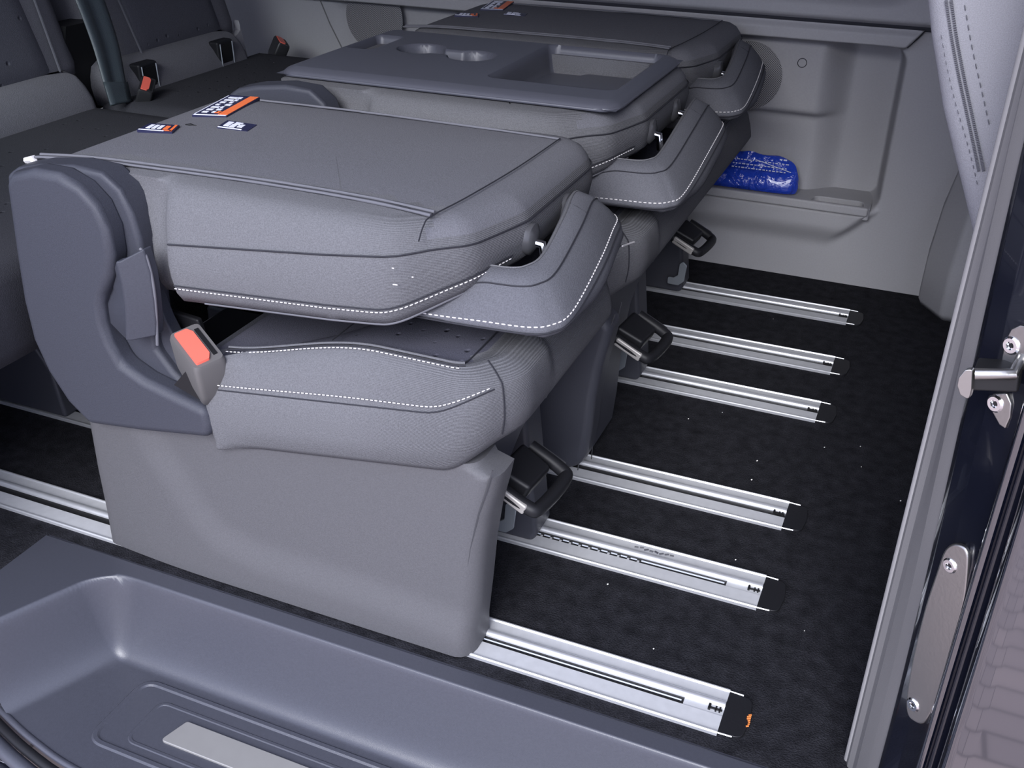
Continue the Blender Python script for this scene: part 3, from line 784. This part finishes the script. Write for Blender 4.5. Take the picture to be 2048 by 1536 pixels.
def pull_handle(root, c, s=1.0):
    """D-shaped pull loop with silver end pieces"""
    c = Vector(c)
    # loop in a plane tipped towards the front
    U_ = Vector((.10, 1, .0)).normalized(); Vv = Vector((1, -.10, -.45)).normalized(); Nn = U_.cross(Vv).normalized()
    w, d = .052*s, .032*s
    loop = [(-w, -d*1.1), (-w*.98, d*.55), (-w*.72, d), (w*.70, d), (w*.98, d*.55), (w, -d*1.1)]
    P = [c+U_*a+Vv*b for a, b in crom([(a, b) for a, b in loop], 6, False)]
    hb = put(tube('pull_handle', P, .0100*s, 'black_plastic', n=10), root)
    blk = [c+U_*(a*w)+Vv*(b*d)+Nn*(e*.012) for e in (-1, 1) for a, b in ((-.72, -1.4), (.72, -1.4), (.6, .25), (-.6, .25))]
    obj('handle_block', blk, [(0, 1, 2, 3), (4, 5, 6, 7), (0, 1, 5, 4), (1, 2, 6, 5), (2, 3, 7, 6), (3, 0, 4, 7)], 'black_plastic', hb, bevel=.006)
    for sg in (-1, 1):
        e = [c+U_*(sg*w*1.0)+Vv*(b*d)+Nn*(q) +U_*(sg*r) for b in (-1.0, .62) for q in (-.008, .008) for r in (-.006, .0095)]
        obj('silver_end', e, [(0, 1, 3, 2), (4, 5, 7, 6), (0, 1, 5, 4), (2, 3, 7, 6), (0, 2, 6, 4), (1, 3, 7, 5)], 'handle_silver' if sg < 0 else 'bezel', hb, bevel=.003)
    return hb

def buckle(root, c, axis, wide, m='buckle', s=1.0, stalk=True):
    c = Vector(c); A = Vector(axis).normalized(); Wd = Vector(wide); Wd = (Wd-A*Wd.dot(A)).normalized(); T = A.cross(Wd).normalized()
    def P(a, w, t): return c+A*(a*s)+Wd*(w*s)+T*(t*s)
    hw, ht = .031, .017
    secs = [(-.045, .010, .010), (-.034, .012, .011), (-.026, hw*.86, ht*.9), (-.012, hw, ht), (.026, hw, ht), (.031, hw*.95, ht*.92)]
    V = []; F = []; K = None
    for a, w, t in secs:
        q = fillet([(-w, -t), (w, -t), (w, t), (-w, t)], .006, 4); K = len(q)
        V += [P(a, p[0], p[1]) for p in q]
    for i in range(len(secs)-1):
        for k in range(K): F.append((i*K+k, i*K+(k+1) % K, (i+1)*K+(k+1) % K, (i+1)*K+k))
    F.append(tuple(range(K))); F.append(tuple(range((len(secs)-1)*K, len(secs)*K)))
    b = put(obj('buckle', V, F, m, angle=45), root)
    q = fillet([(-hw*.84, -ht*.72), (hw*.84, -ht*.72), (hw*.84, ht*.10), (hw*.6, ht*.34), (-hw*.6, ht*.34), (-hw*.84, ht*.10)], .002, 3)
    n = len(q)
    obj('release_button', [P(.028, p[0], p[1]) for p in q]+[P(.0335, p[0]*.97, p[1]*.97) for p in q], [tuple(range(n)), tuple(range(n, 2*n))]+[(i, (i+1) % n, n+(i+1) % n, n+i) for i in range(n)], 'red', b, angle=30)
    sl = [P(a, w, t) for a in (.030, .0318) for w, t in ((-hw*.7, ht*.46), (hw*.7, ht*.46), (hw*.7, ht*.72), (-hw*.7, ht*.72))]
    obj('tongue_slot', sl, [(0, 1, 2, 3), (4, 5, 6, 7), (0, 1, 5, 4), (1, 2, 6, 5), (2, 3, 7, 6), (3, 0, 4, 7)], 'black', b, smooth=False)
    if stalk: tube('stalk', [P(-.038, 0, 0), P(-.06, 0, 0), P(-.085, .004, .0)], .0115*s, m, b, n=12)
    return b

# ------------------------------------------------------------------ near single seat
seat = empty('single_seat', (-.65, 1.14, 0))
tag(seat, 'grey fabric single seat nearest the step, backrest folded flat with three labels', 'seat')
Y0, Y1 = .915, 1.368
bk, *_ = backrest(seat, Y0, Y1)
top_seams(bk, Y0, Y1)
warning_labels(seat)
headrest(seat, .968, 1.312)
cushion(seat, .903, 1.366)
side_cover(seat, 0)
front_arch(seat, 0, 1.2065)
leg(seat, 1.2065)
put(box('cross_frame', (-1.0, .985, .20), (-.50, 1.235, .30), 'black_plastic', bevel=.01), seat)
leg(seat, 1.2065, -1.03, -.88, .30, bracket=False)
pull_handle(seat, (-.412, 1.066, .205))
put(box('handle_stay', (-.462, 1.005, .20), (-.435, 1.03, .262), 'leg_plastic', bevel=.004), seat)
# recliner cover with raised face, release lever and belt buckle
ym = .892
face_px = [(7, 365), (18, 347), (60, 339), (110, 348), (155, 374), (190, 412), (213, 462), (222, 515), (219, 555), (205, 592), (200, 612), (204, 648), (218, 690), (240, 730), (285, 762), (345, 792), (408, 822), (417, 850), (418, 880), (360, 874), (280, 866), (176, 852), (132, 806), (92, 745), (62, 680), (42, 600), (26, 500)]
body_px = [(10, 350), (30, 336), (70, 330), (140, 331), (200, 345), (238, 380), (262, 430), (278, 480), (290, 540), (300, 620), (312, 700), (345, 745), (410, 810), (417, 868), (300, 860), (182, 840), (110, 760), (60, 650), (30, 500)]
rc = put(prism('recliner_cover', on_side(body_px, .922), 'y', .922, .966, 'recliner_plastic', bevel=.008), seat)
fc = prism('cover_face', on_side(face_px, ym), 'y', ym, .93, 'recliner_plastic', rc, bevel=.012, seg=4)
RL = [W(*p, 'y', .889) for p in ((240, 522), (252, 566), (260, 612), (262, 650), (262, 682))]
RR = [W(*p, 'y', .903) for p in ((286, 498), (300, 545), (308, 600), (312, 645), (312, 672))]
RL0 = [W(*p, 'y', .887) for p in ((231, 524), (243, 568), (250, 612), (252, 650), (252, 682))]
LF = [W(*p, 'y', .914) for p in ((229, 540), (221, 573), (202, 606), (208, 634), (247, 660))]
V = []; F = []
for a, b, c, d in zip(LF, RL0, RL, RR): V += [a, b, c, d]
nV = len(V); V += [v+Vector((0, .016, 0)) for v in V]
for i in range(4):
    for k in range(3):
        q = (i*4+k, i*4+k+1, (i+1)*4+k+1, (i+1)*4+k); F.append(q); F.append(tuple(nV+x for x in reversed(q)))
rimv = [0, 1, 2, 3, 7, 11, 15, 19, 18, 17, 16, 12, 8, 4]
for a, b in zip(rimv, rimv[1:]+rimv[:1]): F.append((a, b, nV+b, nV+a))
lv = obj('release_lever', V, F, 'recliner_plastic', rc, bevel=.0025)
tube('lever_edge', crom([W(*p, 'y', .906) for p in ((280, 497), (292, 512), (305, 560), (312, 620), (315, 690))], 6, False), .0022, 'piping', rc, n=8)
put(prism('hinge_panel', on_side([(300, 560), (330, 640), (362, 700), (372, 740), (345, 745), (312, 700)], .935), 'y', .935, .955, 'recliner_plastic', bevel=.003), seat)
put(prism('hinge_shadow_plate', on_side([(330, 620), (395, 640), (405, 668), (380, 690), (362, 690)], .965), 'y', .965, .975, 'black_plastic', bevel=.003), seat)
put(prism('buckle_slot', on_side([(348, 770), (372, 742), (420, 762), (412, 790), (400, 800)], .8985), 'y', .8985, .915, 'black', bevel=0), seat)
buckle(seat, W(404, 734, 'y', .918), (.16, -.28, 1), (.86, -.50, 0), s=1.28)
# zip pull tag at the rear corner, loose lint on the side
zt_ = W(60, 322, 'y', .955)
put(joined('zip_pull', [tube_data([zt_+Vector((-.008, 0, 0)), zt_+Vector((.004, .002, .002)), zt_+Vector((.012, .0, -.003))], [.004, .006, .003], 6)], 'thread'), seat)

put(tube('zip_slit', [W(371, 249, 'z', .6018), W(381, 250, 'z', .6022), W(393, 252, 'z', .6018)], [.0008, .0024, .0006], 'black', n=6), seat)
put(joined('lint', [tube_data([W(a, b, 'y', .9115), W(a+c, b+1, 'y', .9115)], .0008, 5) for a, b, c in ((786, 569, 9), (784, 536, 4), (824, 554, 3))], 'thread'), seat)

# ------------------------------------------------------------------ double seat (middle and far places)
dbl = empty('double_seat', (-.65, 1.88, 0))
tag(dbl, 'grey fabric double seat by the far wall, one folded backrest with a cup holder tray', 'seat')
MY0, MY1, FY0, FY1 = 1.412, 1.905, 1.925, 2.372
put(tube('parting_line', [W(a, b, 'y', 1.437) for a, b in ((1243, 605), (1226, 680), (1206, 745), (1194, 800), (1187, 870), (1182, 925))], .0008, 'bezel', n=5), dbl)
bm_, *_ = backrest(dbl, MY0, MY1, notch=True, well=.075)
put(prism('recliner_cover', [(p[0]+.0, p[1]) for p in on_side(body_px, .922)], 'y', 1.388, 1.432, 'recliner_plastic', bevel=.008), dbl)
bf_, *_ = backrest(dbl, FY0, FY1, notch=False)
top_seams(bf_, FY0, FY1)
warning_labels(dbl, dx=.005, dy=1.01)
headrest(dbl, 1.462, 1.885, xa=-.340, xb=-.352, za=.470, zb_=.502)
headrest(dbl, 1.965, 2.325, xa=-.350, xb=-.368, za=.490, zb_=.525)
cushion(dbl, 1.392, 2.372)
side_cover(dbl, .452, 'leg_plastic')
front_arch(dbl, .452, 1.7685)
leg(dbl, 1.7685)
leg(dbl, 2.224, -.62, -.485)
leg(dbl, 2.224, -1.03, -.88, .30, bracket=False)
put(box('front_apron', (-.475, 1.82, .26), (-.447, 2.33, .36), 'leg_plastic', bevel=.01), dbl)
put(box('cross_frame', (-1.0, 1.44, .20), (-.50, 2.25, .30), 'black_plastic', bevel=.01), dbl)
pull_handle(dbl, (-.398, 1.545, .202))
pull_handle(dbl, (-.432, 2.035, .205), .95)
# small stitched tag on the cushion front
tp = W(1258, 488, 'x', -.392)
put(tube('sewn_tag', [W(1245, 492, 'x', -.3875), W(1268, 484, 'x', -.3875)], .0016, 'thread', n=5), dbl)
# cup holder console on the middle backrest: height field
def con_z(x, y):
    z = .0
    d = sdbox(x, y, -.590, 1.700, .112, .150, .022)               # big tray
    z -= .050*(1-ss(-.010, .0, d))
    d2 = sdbox(x, y, -1.008, 1.725, .030, .066, .014); z -= .046*(1-ss(-.010, .0, d2))
    a = math.hypot(x+.900, y-1.708)-.044; b = math.hypot(x+.790, y-1.690)-.044
    c = sdbox(x, y, -.845, 1.70, .05, .020, .004); e = min(a, b, c)
    z -= .055*(1-ss(-.008, .0, e))
    edge = -sdbox(x, y, -.752, 1.669, .302, .199, .035)           # rounded outer edge
    z -= .011*(1-max(0, min(1, edge/.020))**.5) if edge < .02 else 0
    return .6165+z
con = grid('console_tray', lin(-1.054, -.450, 210), lin(1.470, 1.868, 150), lambda x, y: Vector((x, y, con_z(x, y))), 'console_plastic', angle=80)
put(con, dbl)
skirt = fillet([(-1.052, 1.472), (-.452, 1.472), (-.452, 1.866), (-1.052, 1.866)], .035)
rim = ring_of(skirt, 0, .6045)
put(tube('console_rim', rim, .003, 'console_plastic', n=6, closed=True), dbl)
mat_ = put(prism('tray_mat', fillet([(-.690, 1.562), (-.492, 1.562), (-.492, 1.835), (-.62, 1.835), (-.64, 1.80), (-.690, 1.80)], .010), 'z', .566, .5715, 'console_plastic', bevel=.001), dbl)
put(box('cup_clip', (-.800, 1.722, .576), (-.782, 1.731, .598), 'black', bevel=.001), dbl)
put(box('cup_clip', (-.862, 1.664, .590), (-.848, 1.672, .612), 'black', bevel=.001), dbl)
# open hand grip in the rear edge of the middle backrest
gp = [W(*p, 'z', .592) for p in ((505, 182), (560, 176), (640, 190), (690, 208), (660, 222), (560, 200))]

# ------------------------------------------------------------------ rear bench
bench = empty('rear_bench', (-1.6, 1.4, 0)); tag(bench, 'dark grey fabric rear bench with red belt buckles behind the folded seats', 'bench')
def pad(name, x0, x1, y0, y1, z0, z1, m, lean=0, r=.03, crown=0):
    """upholstered block; lean shifts the top to the rear"""
    out = fillet([(x0, y0), (x1, y0), (x1, y1), (x0, y1)], r, 6); out = resample(out, .03)
    lz = lambda z: (lambda q: q)(z)
    prof = [(.025, z0), (.006, z0+.008), (0, z0+.03), (-.003, (z0+z1)/2), (0, z1-.03), (.008, z1-.010), (.028, z1)]
    o = slab(name, out, prof, m, crown=crown)
    for v in o.data.vertices:
        v.co.x -= lean*(v.co.z-z0)
    o.data.update(); put(o, bench); return o
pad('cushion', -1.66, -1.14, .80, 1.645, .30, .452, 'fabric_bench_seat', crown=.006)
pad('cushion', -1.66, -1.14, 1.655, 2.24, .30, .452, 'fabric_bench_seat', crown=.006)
pad('lower_back', -1.80, -1.600, .80, 1.625, .42, .525, 'fabric_bench', .45, .02)
lb = pad('lower_back', -1.80, -1.600, 1.70, 2.150, .42, .520, 'fabric_bench', .45, .02)
b1 = pad('backrest', -1.90, -1.672, .80, 1.675, .500, 1.00, 'fabric_bench', .30, .06)
b2 = pad('backrest', -1.90, -1.672, 1.735, 2.215, .495, 1.00, 'fabric_bench', .30, .06)
def face_panel(y0, y1, z0, z1, par):
    def fn(u, v):
        e = min(u-y0, y1-u, v-z0, z1-v)
        x = -1.671-.30*(v-.5)+.006*ss(0, .03, e)-.004*(1-ss(0, .006, e))
        return Vector((x, u, v))
    o = grid('pattern_panel', lin(y0, y1, 30), lin(z0, z1, 24), fn, 'fabric_bench_pattern', par, angle=80)
face_panel(.9, 1.585, .512, .95, b1)
face_panel(1.835, 2.135, .508, .95, b2)
tube('seam', [(-1.664-.3*(z-.5), 1.592+.02*sin((z-.5)*4), z) for z in lin(.515, .9, 10)], .0022, 'piping', b1, n=5)
tube('seam', [(-1.664-.3*(z-.5), 1.835-.02*sin((z-.5)*4), z) for z in lin(.51, .9, 10)], .0022, 'piping', b2, n=5)
stitches('stitching', [W(*p, 'x', -1.672) for p in ((205, 0), (222, 40), (233, 80), (236, 118))], 'thread', b2, dash=.006, gap=.004, r=.0018)
for (px0, px1, nm) in (((272, 128), (330, 188), 0), ((430, 82), (478, 140), 1)):
    a = W((px0[0]+px1[0])/2, (px0[1]+px1[1])/2, 'x', -1.618)
    c = Vector((-1.612-.45*(a.z-.44), a.y, a.z))
    fr = put(box('anchor_frame', (c.x-.02, c.y-.030, c.z-.034), (c.x+.010, c.y+.030, c.z+.036), 'black_plastic', bevel=.006), bench)
    box('anchor_opening', (c.x-.01, c.y-.018, c.z-.026), (c.x+.0112, c.y+.018, c.z+.026), 'black', fr, bevel=0)
    for s in (-1, 1): tube('anchor_edge', [(c.x+.011, c.y+s*.023, c.z+.03), (c.x+.012, c.y+s*.023, c.z-.03)], .0016, 'bracket', fr, n=5)
# belt hanging between the backrests
bp = [Vector((-1.80, 1.575, 1.02)), W(118, -70, 'x', -1.70), W(150, 0, 'x', -1.668), W(184, 90, 'x', -1.640), W(206, 165, 'x', -1.612), W(220, 212, 'x', -1.588)]
bw = [Vector((-1.80, 1.625, 1.02)), W(176, -70, 'x', -1.70), W(207, 0, 'x', -1.668), W(236, 90, 'x', -1.640), W(250, 165, 'x', -1.612), W(259, 204, 'x', -1.588)]
PA, PB = crom(bp, 6, False), crom(bw, 6, False)
V = []; F = []; n = len(PA)
for a, b in zip(PA, PB):
    for k in range(9):
        t = k/8; V.append(a.lerp(b, t)+Vector((.004*sin(t*pi*3), 0, .0)))
for i in range(n-1):
    for k in range(8): F.append((i*9+k, i*9+k+1, (i+1)*9+k+1, (i+1)*9+k))
bl = put(obj('seat_belt', V, F, 'belt', angle=80), bench); sm = bl.modifiers.new('thick', 'SOLIDIFY'); sm.thickness = .0022
V = []; F = []
for a, b in zip(PA[-7:], PB[-7:]):
    for k in range(5): V.append(a.lerp(b, -.04+1.08*k/4)+Vector((.004, -.001, .001)))
for i in range(6):
    for k in range(4): F.append((i*5+k, i*5+k+1, (i+1)*5+k+1, (i+1)*5+k))
be = obj('belt_end', V, F, 'belt', bl, angle=80); sm = be.modifiers.new('thick', 'SOLIDIFY'); sm.thickness = .003
put(prism('centre_gap', [(1.60, .42), (1.75, .42), (1.75, .60), (1.66, .60)], 'x', -1.76, -1.70, 'black', bevel=0), bench)
buckle(bench, W(290, 190, 'x', -1.575), (.55, -.1, 1), (.45, -.9, -.45), 'buckle_dark', .9, False)
buckle(bench, W(556, 103, 'x', -1.62), (.45, .25, 1), (.55, -.75, -.45), 'buckle_dark', .95, False)
put(prism('belt_guide', [(W(480, 60, 'x', -1.68).y, W(480, 60, 'x', -1.68).z), (W(478, 40, 'x', -1.68).y, W(478, 40, 'x', -1.68).z), (W(500, 128, 'x', -1.68).y, W(500, 128, 'x', -1.68).z), (W(484, 128, 'x', -1.68).y, W(484, 128, 'x', -1.68).z), (W(464, 80, 'x', -1.68).y, W(464, 80, 'x', -1.68).z)], 'x', -1.70, -1.68, 'wall_plastic', bevel=.002), bench)
for y in (RY[1], RY[4]):
    put(prism('leg', [(-1.62, .001), (-1.39, .001), (-1.40, .10), (-1.45, .18), (-1.50, .30), (-1.62, .30)], 'y', y-.035, y+.03, 'leg_plastic', bevel=.008), bench)
put(box('frame_bar', (-1.66, 1.0, .14), (-1.42, 2.1, .19), 'leg_plastic', bevel=.01), bench)
put(box('frame_plate', (-1.64, 1.02, .05), (-1.60, 2.1, .16), 'black_plastic', bevel=.01), bench)

# ------------------------------------------------------------------ front seat behind the pillar
fs = empty('front_seat', (.2, 1.2, 0)); tag(fs, 'light grey fabric front seat back with a zip, beside the door pillar', 'seat')
ysd = 1.06
prof_px = [(1843, -60), (1852, 0), (1860, 75), (1872, 150), (1884, 225), (1902, 300), (1922, 380), (1946, 480), (1966, 560)]
pr = on_side(prof_px, ysd)
pr = pr+[(.10, .45), (.24, .44), (.20, .70), (.15, .95)]
fsb = put(prism('backrest', pr, 'y', ysd, ysd+.42, 'front_fabric', bevel=.022, seg=5), fs)
zp = [W(*p, 'y', ysd-.0012) for p in ((1897, 0), (1908, 75), (1922, 150), (1937, 220), (1952, 290), (1962, 340))]
zp = crom(zp, 8, False)
D = []
for k in range(95):
    t = k/94*(len(zp)-1.001); i = int(t); p = zp[i].lerp(zp[i+1], t-i); tt = (zp[i+1]-zp[i]).normalized(); s = Vector((-tt.z, 0, tt.x))
    D.append(tube_data([p-s*.0034, p-s*.0008], .0007, 4)); D.append(tube_data([p+s*.0008+tt*.001, p+s*.0034+tt*.001], .0007, 4))
joined('zip', D, 'zip_grey', fsb)
stitches('stitching', crom([W(*p, 'y', ysd-.001) for p in ((1929, 10), (1945, 100), (1963, 180), (1981, 262))], 8, False), 'zip_grey', fsb, dash=.005, gap=.004, r=.0005)
stitches('stitching', crom([W(*p, 'y', ysd-.001) for p in ((1882, 70), (1895, 140), (1912, 210), (1930, 270), (1946, 330), (1957, 380))], 8, False), 'zip_grey', fsb, dash=.004, gap=.004, r=.0004)

# ------------------------------------------------------------------ near door pillar, striker, front door
np_ = empty('trim_6', (.08, .90, 0)); tag(np_, 'light grey pillar trim and rubber seal at the front of the door opening', 'pillar trim', kind='structure')
def column(name, secs, m, bev=0):
    """polygons (x,y) at several heights, lofted"""
    V = []; F = []
    for z, pts in secs: V += [(p[0], p[1], z) for p in pts]; K = len(pts)
    for i in range(len(secs)-1):
        for k in range(K): F.append((i*K+k, i*K+(k+1) % K, (i+1)*K+(k+1) % K, (i+1)*K+k))
    F.append(tuple(range(K))); F.append(tuple(range((len(secs)-1)*K, len(secs)*K)))
    return obj(name, V, F, m, angle=40, bevel=bev)
def trim_sec(z):
    e = lerp(.079, .060, ss(.1, .95, z))
    return fillet([(.0485, .952), (.052, .936), (.058, .930), (.061, .918), (e-.008, .898), (e+.003, .878), (e+.02, .878), (.35, .90), (.35, 1.0), (.07, 1.0), (.052, .962)], [.003, .002, .002, .003, .006, .006, 0, 0, 0, .01, .004], 4)
put(column('pillar_trim', [(z, trim_sec(z)) for z in lin(-.03, 1.38, 24)], 'pillar_plastic'), np_)
put(tube('seal_bead', [(.0520, .9475, z) for z in lin(-.03, 1.36, 20)], .0052, 'seal_rubber', n=10), np_)
fl = empty('trim_7', (.1, .83, 0)); tag(fl, 'black painted metal edge of the door opening', 'door frame', kind='structure')
def flange_sec(z):
    e = lerp(.079, .060, ss(.1, .95, z))
    b = lerp(0, .018, ss(.15, .62, z))
    return fillet([(e+.0005, .8805), (e+.004, .868), (e+.018-b*.1, .846), (.108, .812), (.113, .800), (.117, .792), (.30, .80), (.30, .885)], [.003, .01, .02, .008, .004, .003, 0, 0], 4)
put(column('frame_flange', [(z, flange_sec(z)) for z in lin(-.25, 1.38, 30)], 'black_paint'), fl)
put(tube('frame_bead', [(.1110, .799, z) for z in lin(-.25, 1.3, 20)], .0055, 'body_paint', n=8), fl)
dr = empty('front_door', (.4, .74, 0)); tag(dr, 'glossy dark blue front door skin mirroring the brick paving', 'door')
V = []; F = []
zz = lin(-.40, 1.0, 30); xx = [.118, .1185, .121, .126]+lin(.14, 1.0, 30)
for z in zz:
    yb_ = .765-.030*math.exp(-((z-.28)/.45)**2)+.06*ss(.5, 1.1, z)
    for k, x in enumerate(xx):
        e = (.020, .006, .0015, 0)[k] if k < 4 else 0
        V.append((x, yb_+e-.03*((x-.118)*.6)**1.5, z))
n = len(xx)
for j in range(len(zz)-1):
    for i in range(n-1): F.append((j*n+i, j*n+i+1, (j+1)*n+i+1, (j+1)*n+i))
put(obj('door_skin', V, F, 'body_paint', angle=80), dr)
# long guide plate with two screws
gpn = Vector((.62, -.55, 0))
pl_ = empty('guide_plate', (.1, .85, .2)); tag(pl_, 'long oval steel plate with two screws on the black door frame', 'plate')
outp = [(1822, 1440), (1812, 1422), (1812, 1395), (1820, 1340), (1835, 1270), (1852, 1205), (1872, 1145), (1886, 1105), (1900, 1090), (1918, 1090), (1932, 1102), (1936, 1130), (1930, 1200), (1915, 1280), (1892, 1360), (1866, 1420), (1845, 1448)]
def plane_pt(px, py, off=0):
    # frame flange lies in a plane through (.100,.83) slanting across the pillar
    n = Vector((-.62, -.785, 0)).normalized(); p0 = Vector((.094, .832, 0))+n*off
    d = C_F + C_R*((px-1024)/FPX) - C_U*((py-768)/FPX)
    return CAM+d*((p0-CAM).dot(n)/d.dot(n))
op = crom([(a, b) for a, b in outp], 4)
nn = Vector((-.62, -.785, 0)).normalized()
A = [plane_pt(p[0], p[1], .006) for p in op]; K = len(A)
put(obj('plate', A+[p-nn*.006 for p in A], [tuple(range(K)), tuple(range(K, 2*K))]+[(i, (i+1) % K, K+(i+1) % K, K+i) for i in range(K)], 'steel', bevel=.0022), pl_)
def screw(px, py, root, r=.0075, off=.004):
    c = plane_pt(px, py, off); s = nn.cross(Vector((0, 0, 1))).normalized(); u = Vector((0, 0, 1))
    V = []; F = []; N = 20
    for h, q in ((0, 1), (.0025, 1), (.004, .8), (.004, .45), (.0022, .40), (.0022, .01)):
        for k in range(N):
            rr = r*q*(1 if q > .42 or q < .1 else (1+.16*cos(6*2*pi*k/N)))
            V.append(c+nn*h+(s*cos(2*pi*k/N)+u*sin(2*pi*k/N))*rr)
    for j in range(5):
        for k in range(N): F.append((j*N+k, j*N+(k+1) % N, (j+1)*N+(k+1) % N, (j+1)*N+k))
    o = put(obj('screw', V, F, 'chrome', angle=40), root)
    V2 = [c+nn*.0026+(s*cos(2*pi*k/12)+u*sin(2*pi*k/12))*r*.33*(1 if k % 2 else .7) for k in range(12)]
    obj('screw_socket', V2, [tuple(range(12))], 'black', o, smooth=False)
screw(1903, 1130, pl_); screw(1829, 1408, pl_)
st = empty('door_striker', (.1, .85, .58)); tag(st, 'steel door striker bracket with round tab on the black frame', 'door striker')
def plate_px(name, pts, m, off, th, root, bev=.0012):
    A = [plane_pt(a, b, off) for a, b in pts]; K = len(A)
    return put(obj(name, A+[p-nn*th for p in A], [tuple(range(K)), tuple(range(K, 2*K))]+[(i, (i+1) % K, K+(i+1) % K, K+i) for i in range(K)], m, bevel=bev), root)
plate_px('upper_plate', [(1998, 742), (2003, 715), (2010, 680), (2022, 658), (2040, 650), (2070, 655), (2070, 735), (2040, 742)], 'steel', .005, .005, st)
plate_px('lower_plate', [(1984, 788), (2012, 786), (2022, 808), (2020, 835), (2010, 858), (1998, 850), (1984, 825), (1981, 805)], 'steel', .005, .005, st)
screw(2026, 690, st, .0078, .003); screw(1994, 806, st, .0078, .003)
aa, bb = W(1950, 748, 'y', .80), W(2034, 749, 'y', .80)
put(tube('striker_bar', [aa, aa.lerp(bb, .9), bb+Vector((.004, .03, .004))], .0048, 'steel', n=10), st)
td = fillet([(1945, 739), (1930, 740), (1917, 756), (1914, 772), (1920, 790), (1938, 801), (1943, 780)], 8, 4)
A = [W(a, b, 'y', .795) for a, b in td]; K = len(A)
put(obj('round_tab', A+[p+Vector((.002, .006, 0)) for p in A], [tuple(range(K)), tuple(range(K, 2*K))]+[(i, (i+1) % K, K+(i+1) % K, K+i) for i in range(K)], 'steel', bevel=.0008), st)
q4 = [W(*p, 'y', .803) for p in ((1944, 744), (2040, 752), (2036, 786), (1942, 782))]
put(obj('striker_body', q4+[p+Vector((.004, .03, 0)) for p in q4], [(0, 1, 2, 3), (4, 5, 6, 7), (0, 1, 5, 4), (1, 2, 6, 5), (2, 3, 7, 6), (3, 0, 4, 7)], 'black', bevel=.002), st)

# ------------------------------------------------------------------ blue bag in the bin
bag = empty('plastic_bag', (-.39, 2.43, .21)); tag(bag, 'folded shiny blue plastic bag with white print in the wall bin', 'bag')
top_px = [(1400, 300), (1440, 304), (1500, 318), (1545, 332), (1585, 346), (1597, 356), (1592, 372), (1575, 386), (1500, 380), (1440, 366), (1400, 362)]
rnd = random.Random(9)
zc = .236
cont = crom([(-.56, 2.452), (-.48, 2.462), (-.38, 2.462), (-.31, 2.455), (-.283, 2.435), (-.290, 2.412), (-.34, 2.405), (-.45, 2.405), (-.56, 2.41)], 8)
o = slab('bag_body', [Vector(p) for p in cont], [(.012, .200), (.0, .206), (-.002, .218), (.0, lambda x, y: .230+.022*ss(2.40, 2.46, y)), (.008, lambda x, y: .240+.040*ss(2.40, 2.455, y))], 'blue_plastic', crown=.006)
for v in o.data.vertices:
    v.co.z += .0035*sin(v.co.x*90+v.co.y*40)*sin(v.co.y*120+1) if v.co.z > .225 else 0
put(o, bag)
def bag_z(x, y): return .249+.034*ss(2.40, 2.455, y)
D = []
for row in range(4):
    x = -.44
    while x < -.315:
        w = .003+.005*rnd.random(); y = 2.413+row*.0085 if row < 3 else 2.413+row*.0085
        D.append(tube_data([(x, y, bag_z(x, y)+.001), (x+w, y+.0004, bag_z(x, y)+.001)], .0013 if row < 3 else .0021, 4)); x += w+.003
D.append(tube_data([(-.50, 2.44, bag_z(-.5, 2.44)), (-.40, 2.436, bag_z(-.4, 2.436)), (-.30, 2.418, bag_z(-.3, 2.418)-.002)], .0009, 4))
put(joined('white_print', D, 'label_white'), bag)

# ------------------------------------------------------------------ crumbs on the carpet
D = []
for px in ((1546, 638), (1648, 895), (1800, 1002), (1722, 934), (1720, 893), (1502, 960), (1513, 922), (1444, 825), (1376, 838), (1214, 1169), (1240, 1316), (1306, 1298), (1608, 1262), (1680, 744), (1470, 1120)):
    p = W(*px, 'z', .001); s = .0006+.0006*rnd.random()
    D.append(tube_data([p, p+Vector((s*1.5, s, s*.8))], s*.9, 5))
cr_ = joined('crumbs', D, 'crumb'); tag(cr_, 'tiny pale crumbs scattered on the black carpet', 'crumbs', kind='stuff')
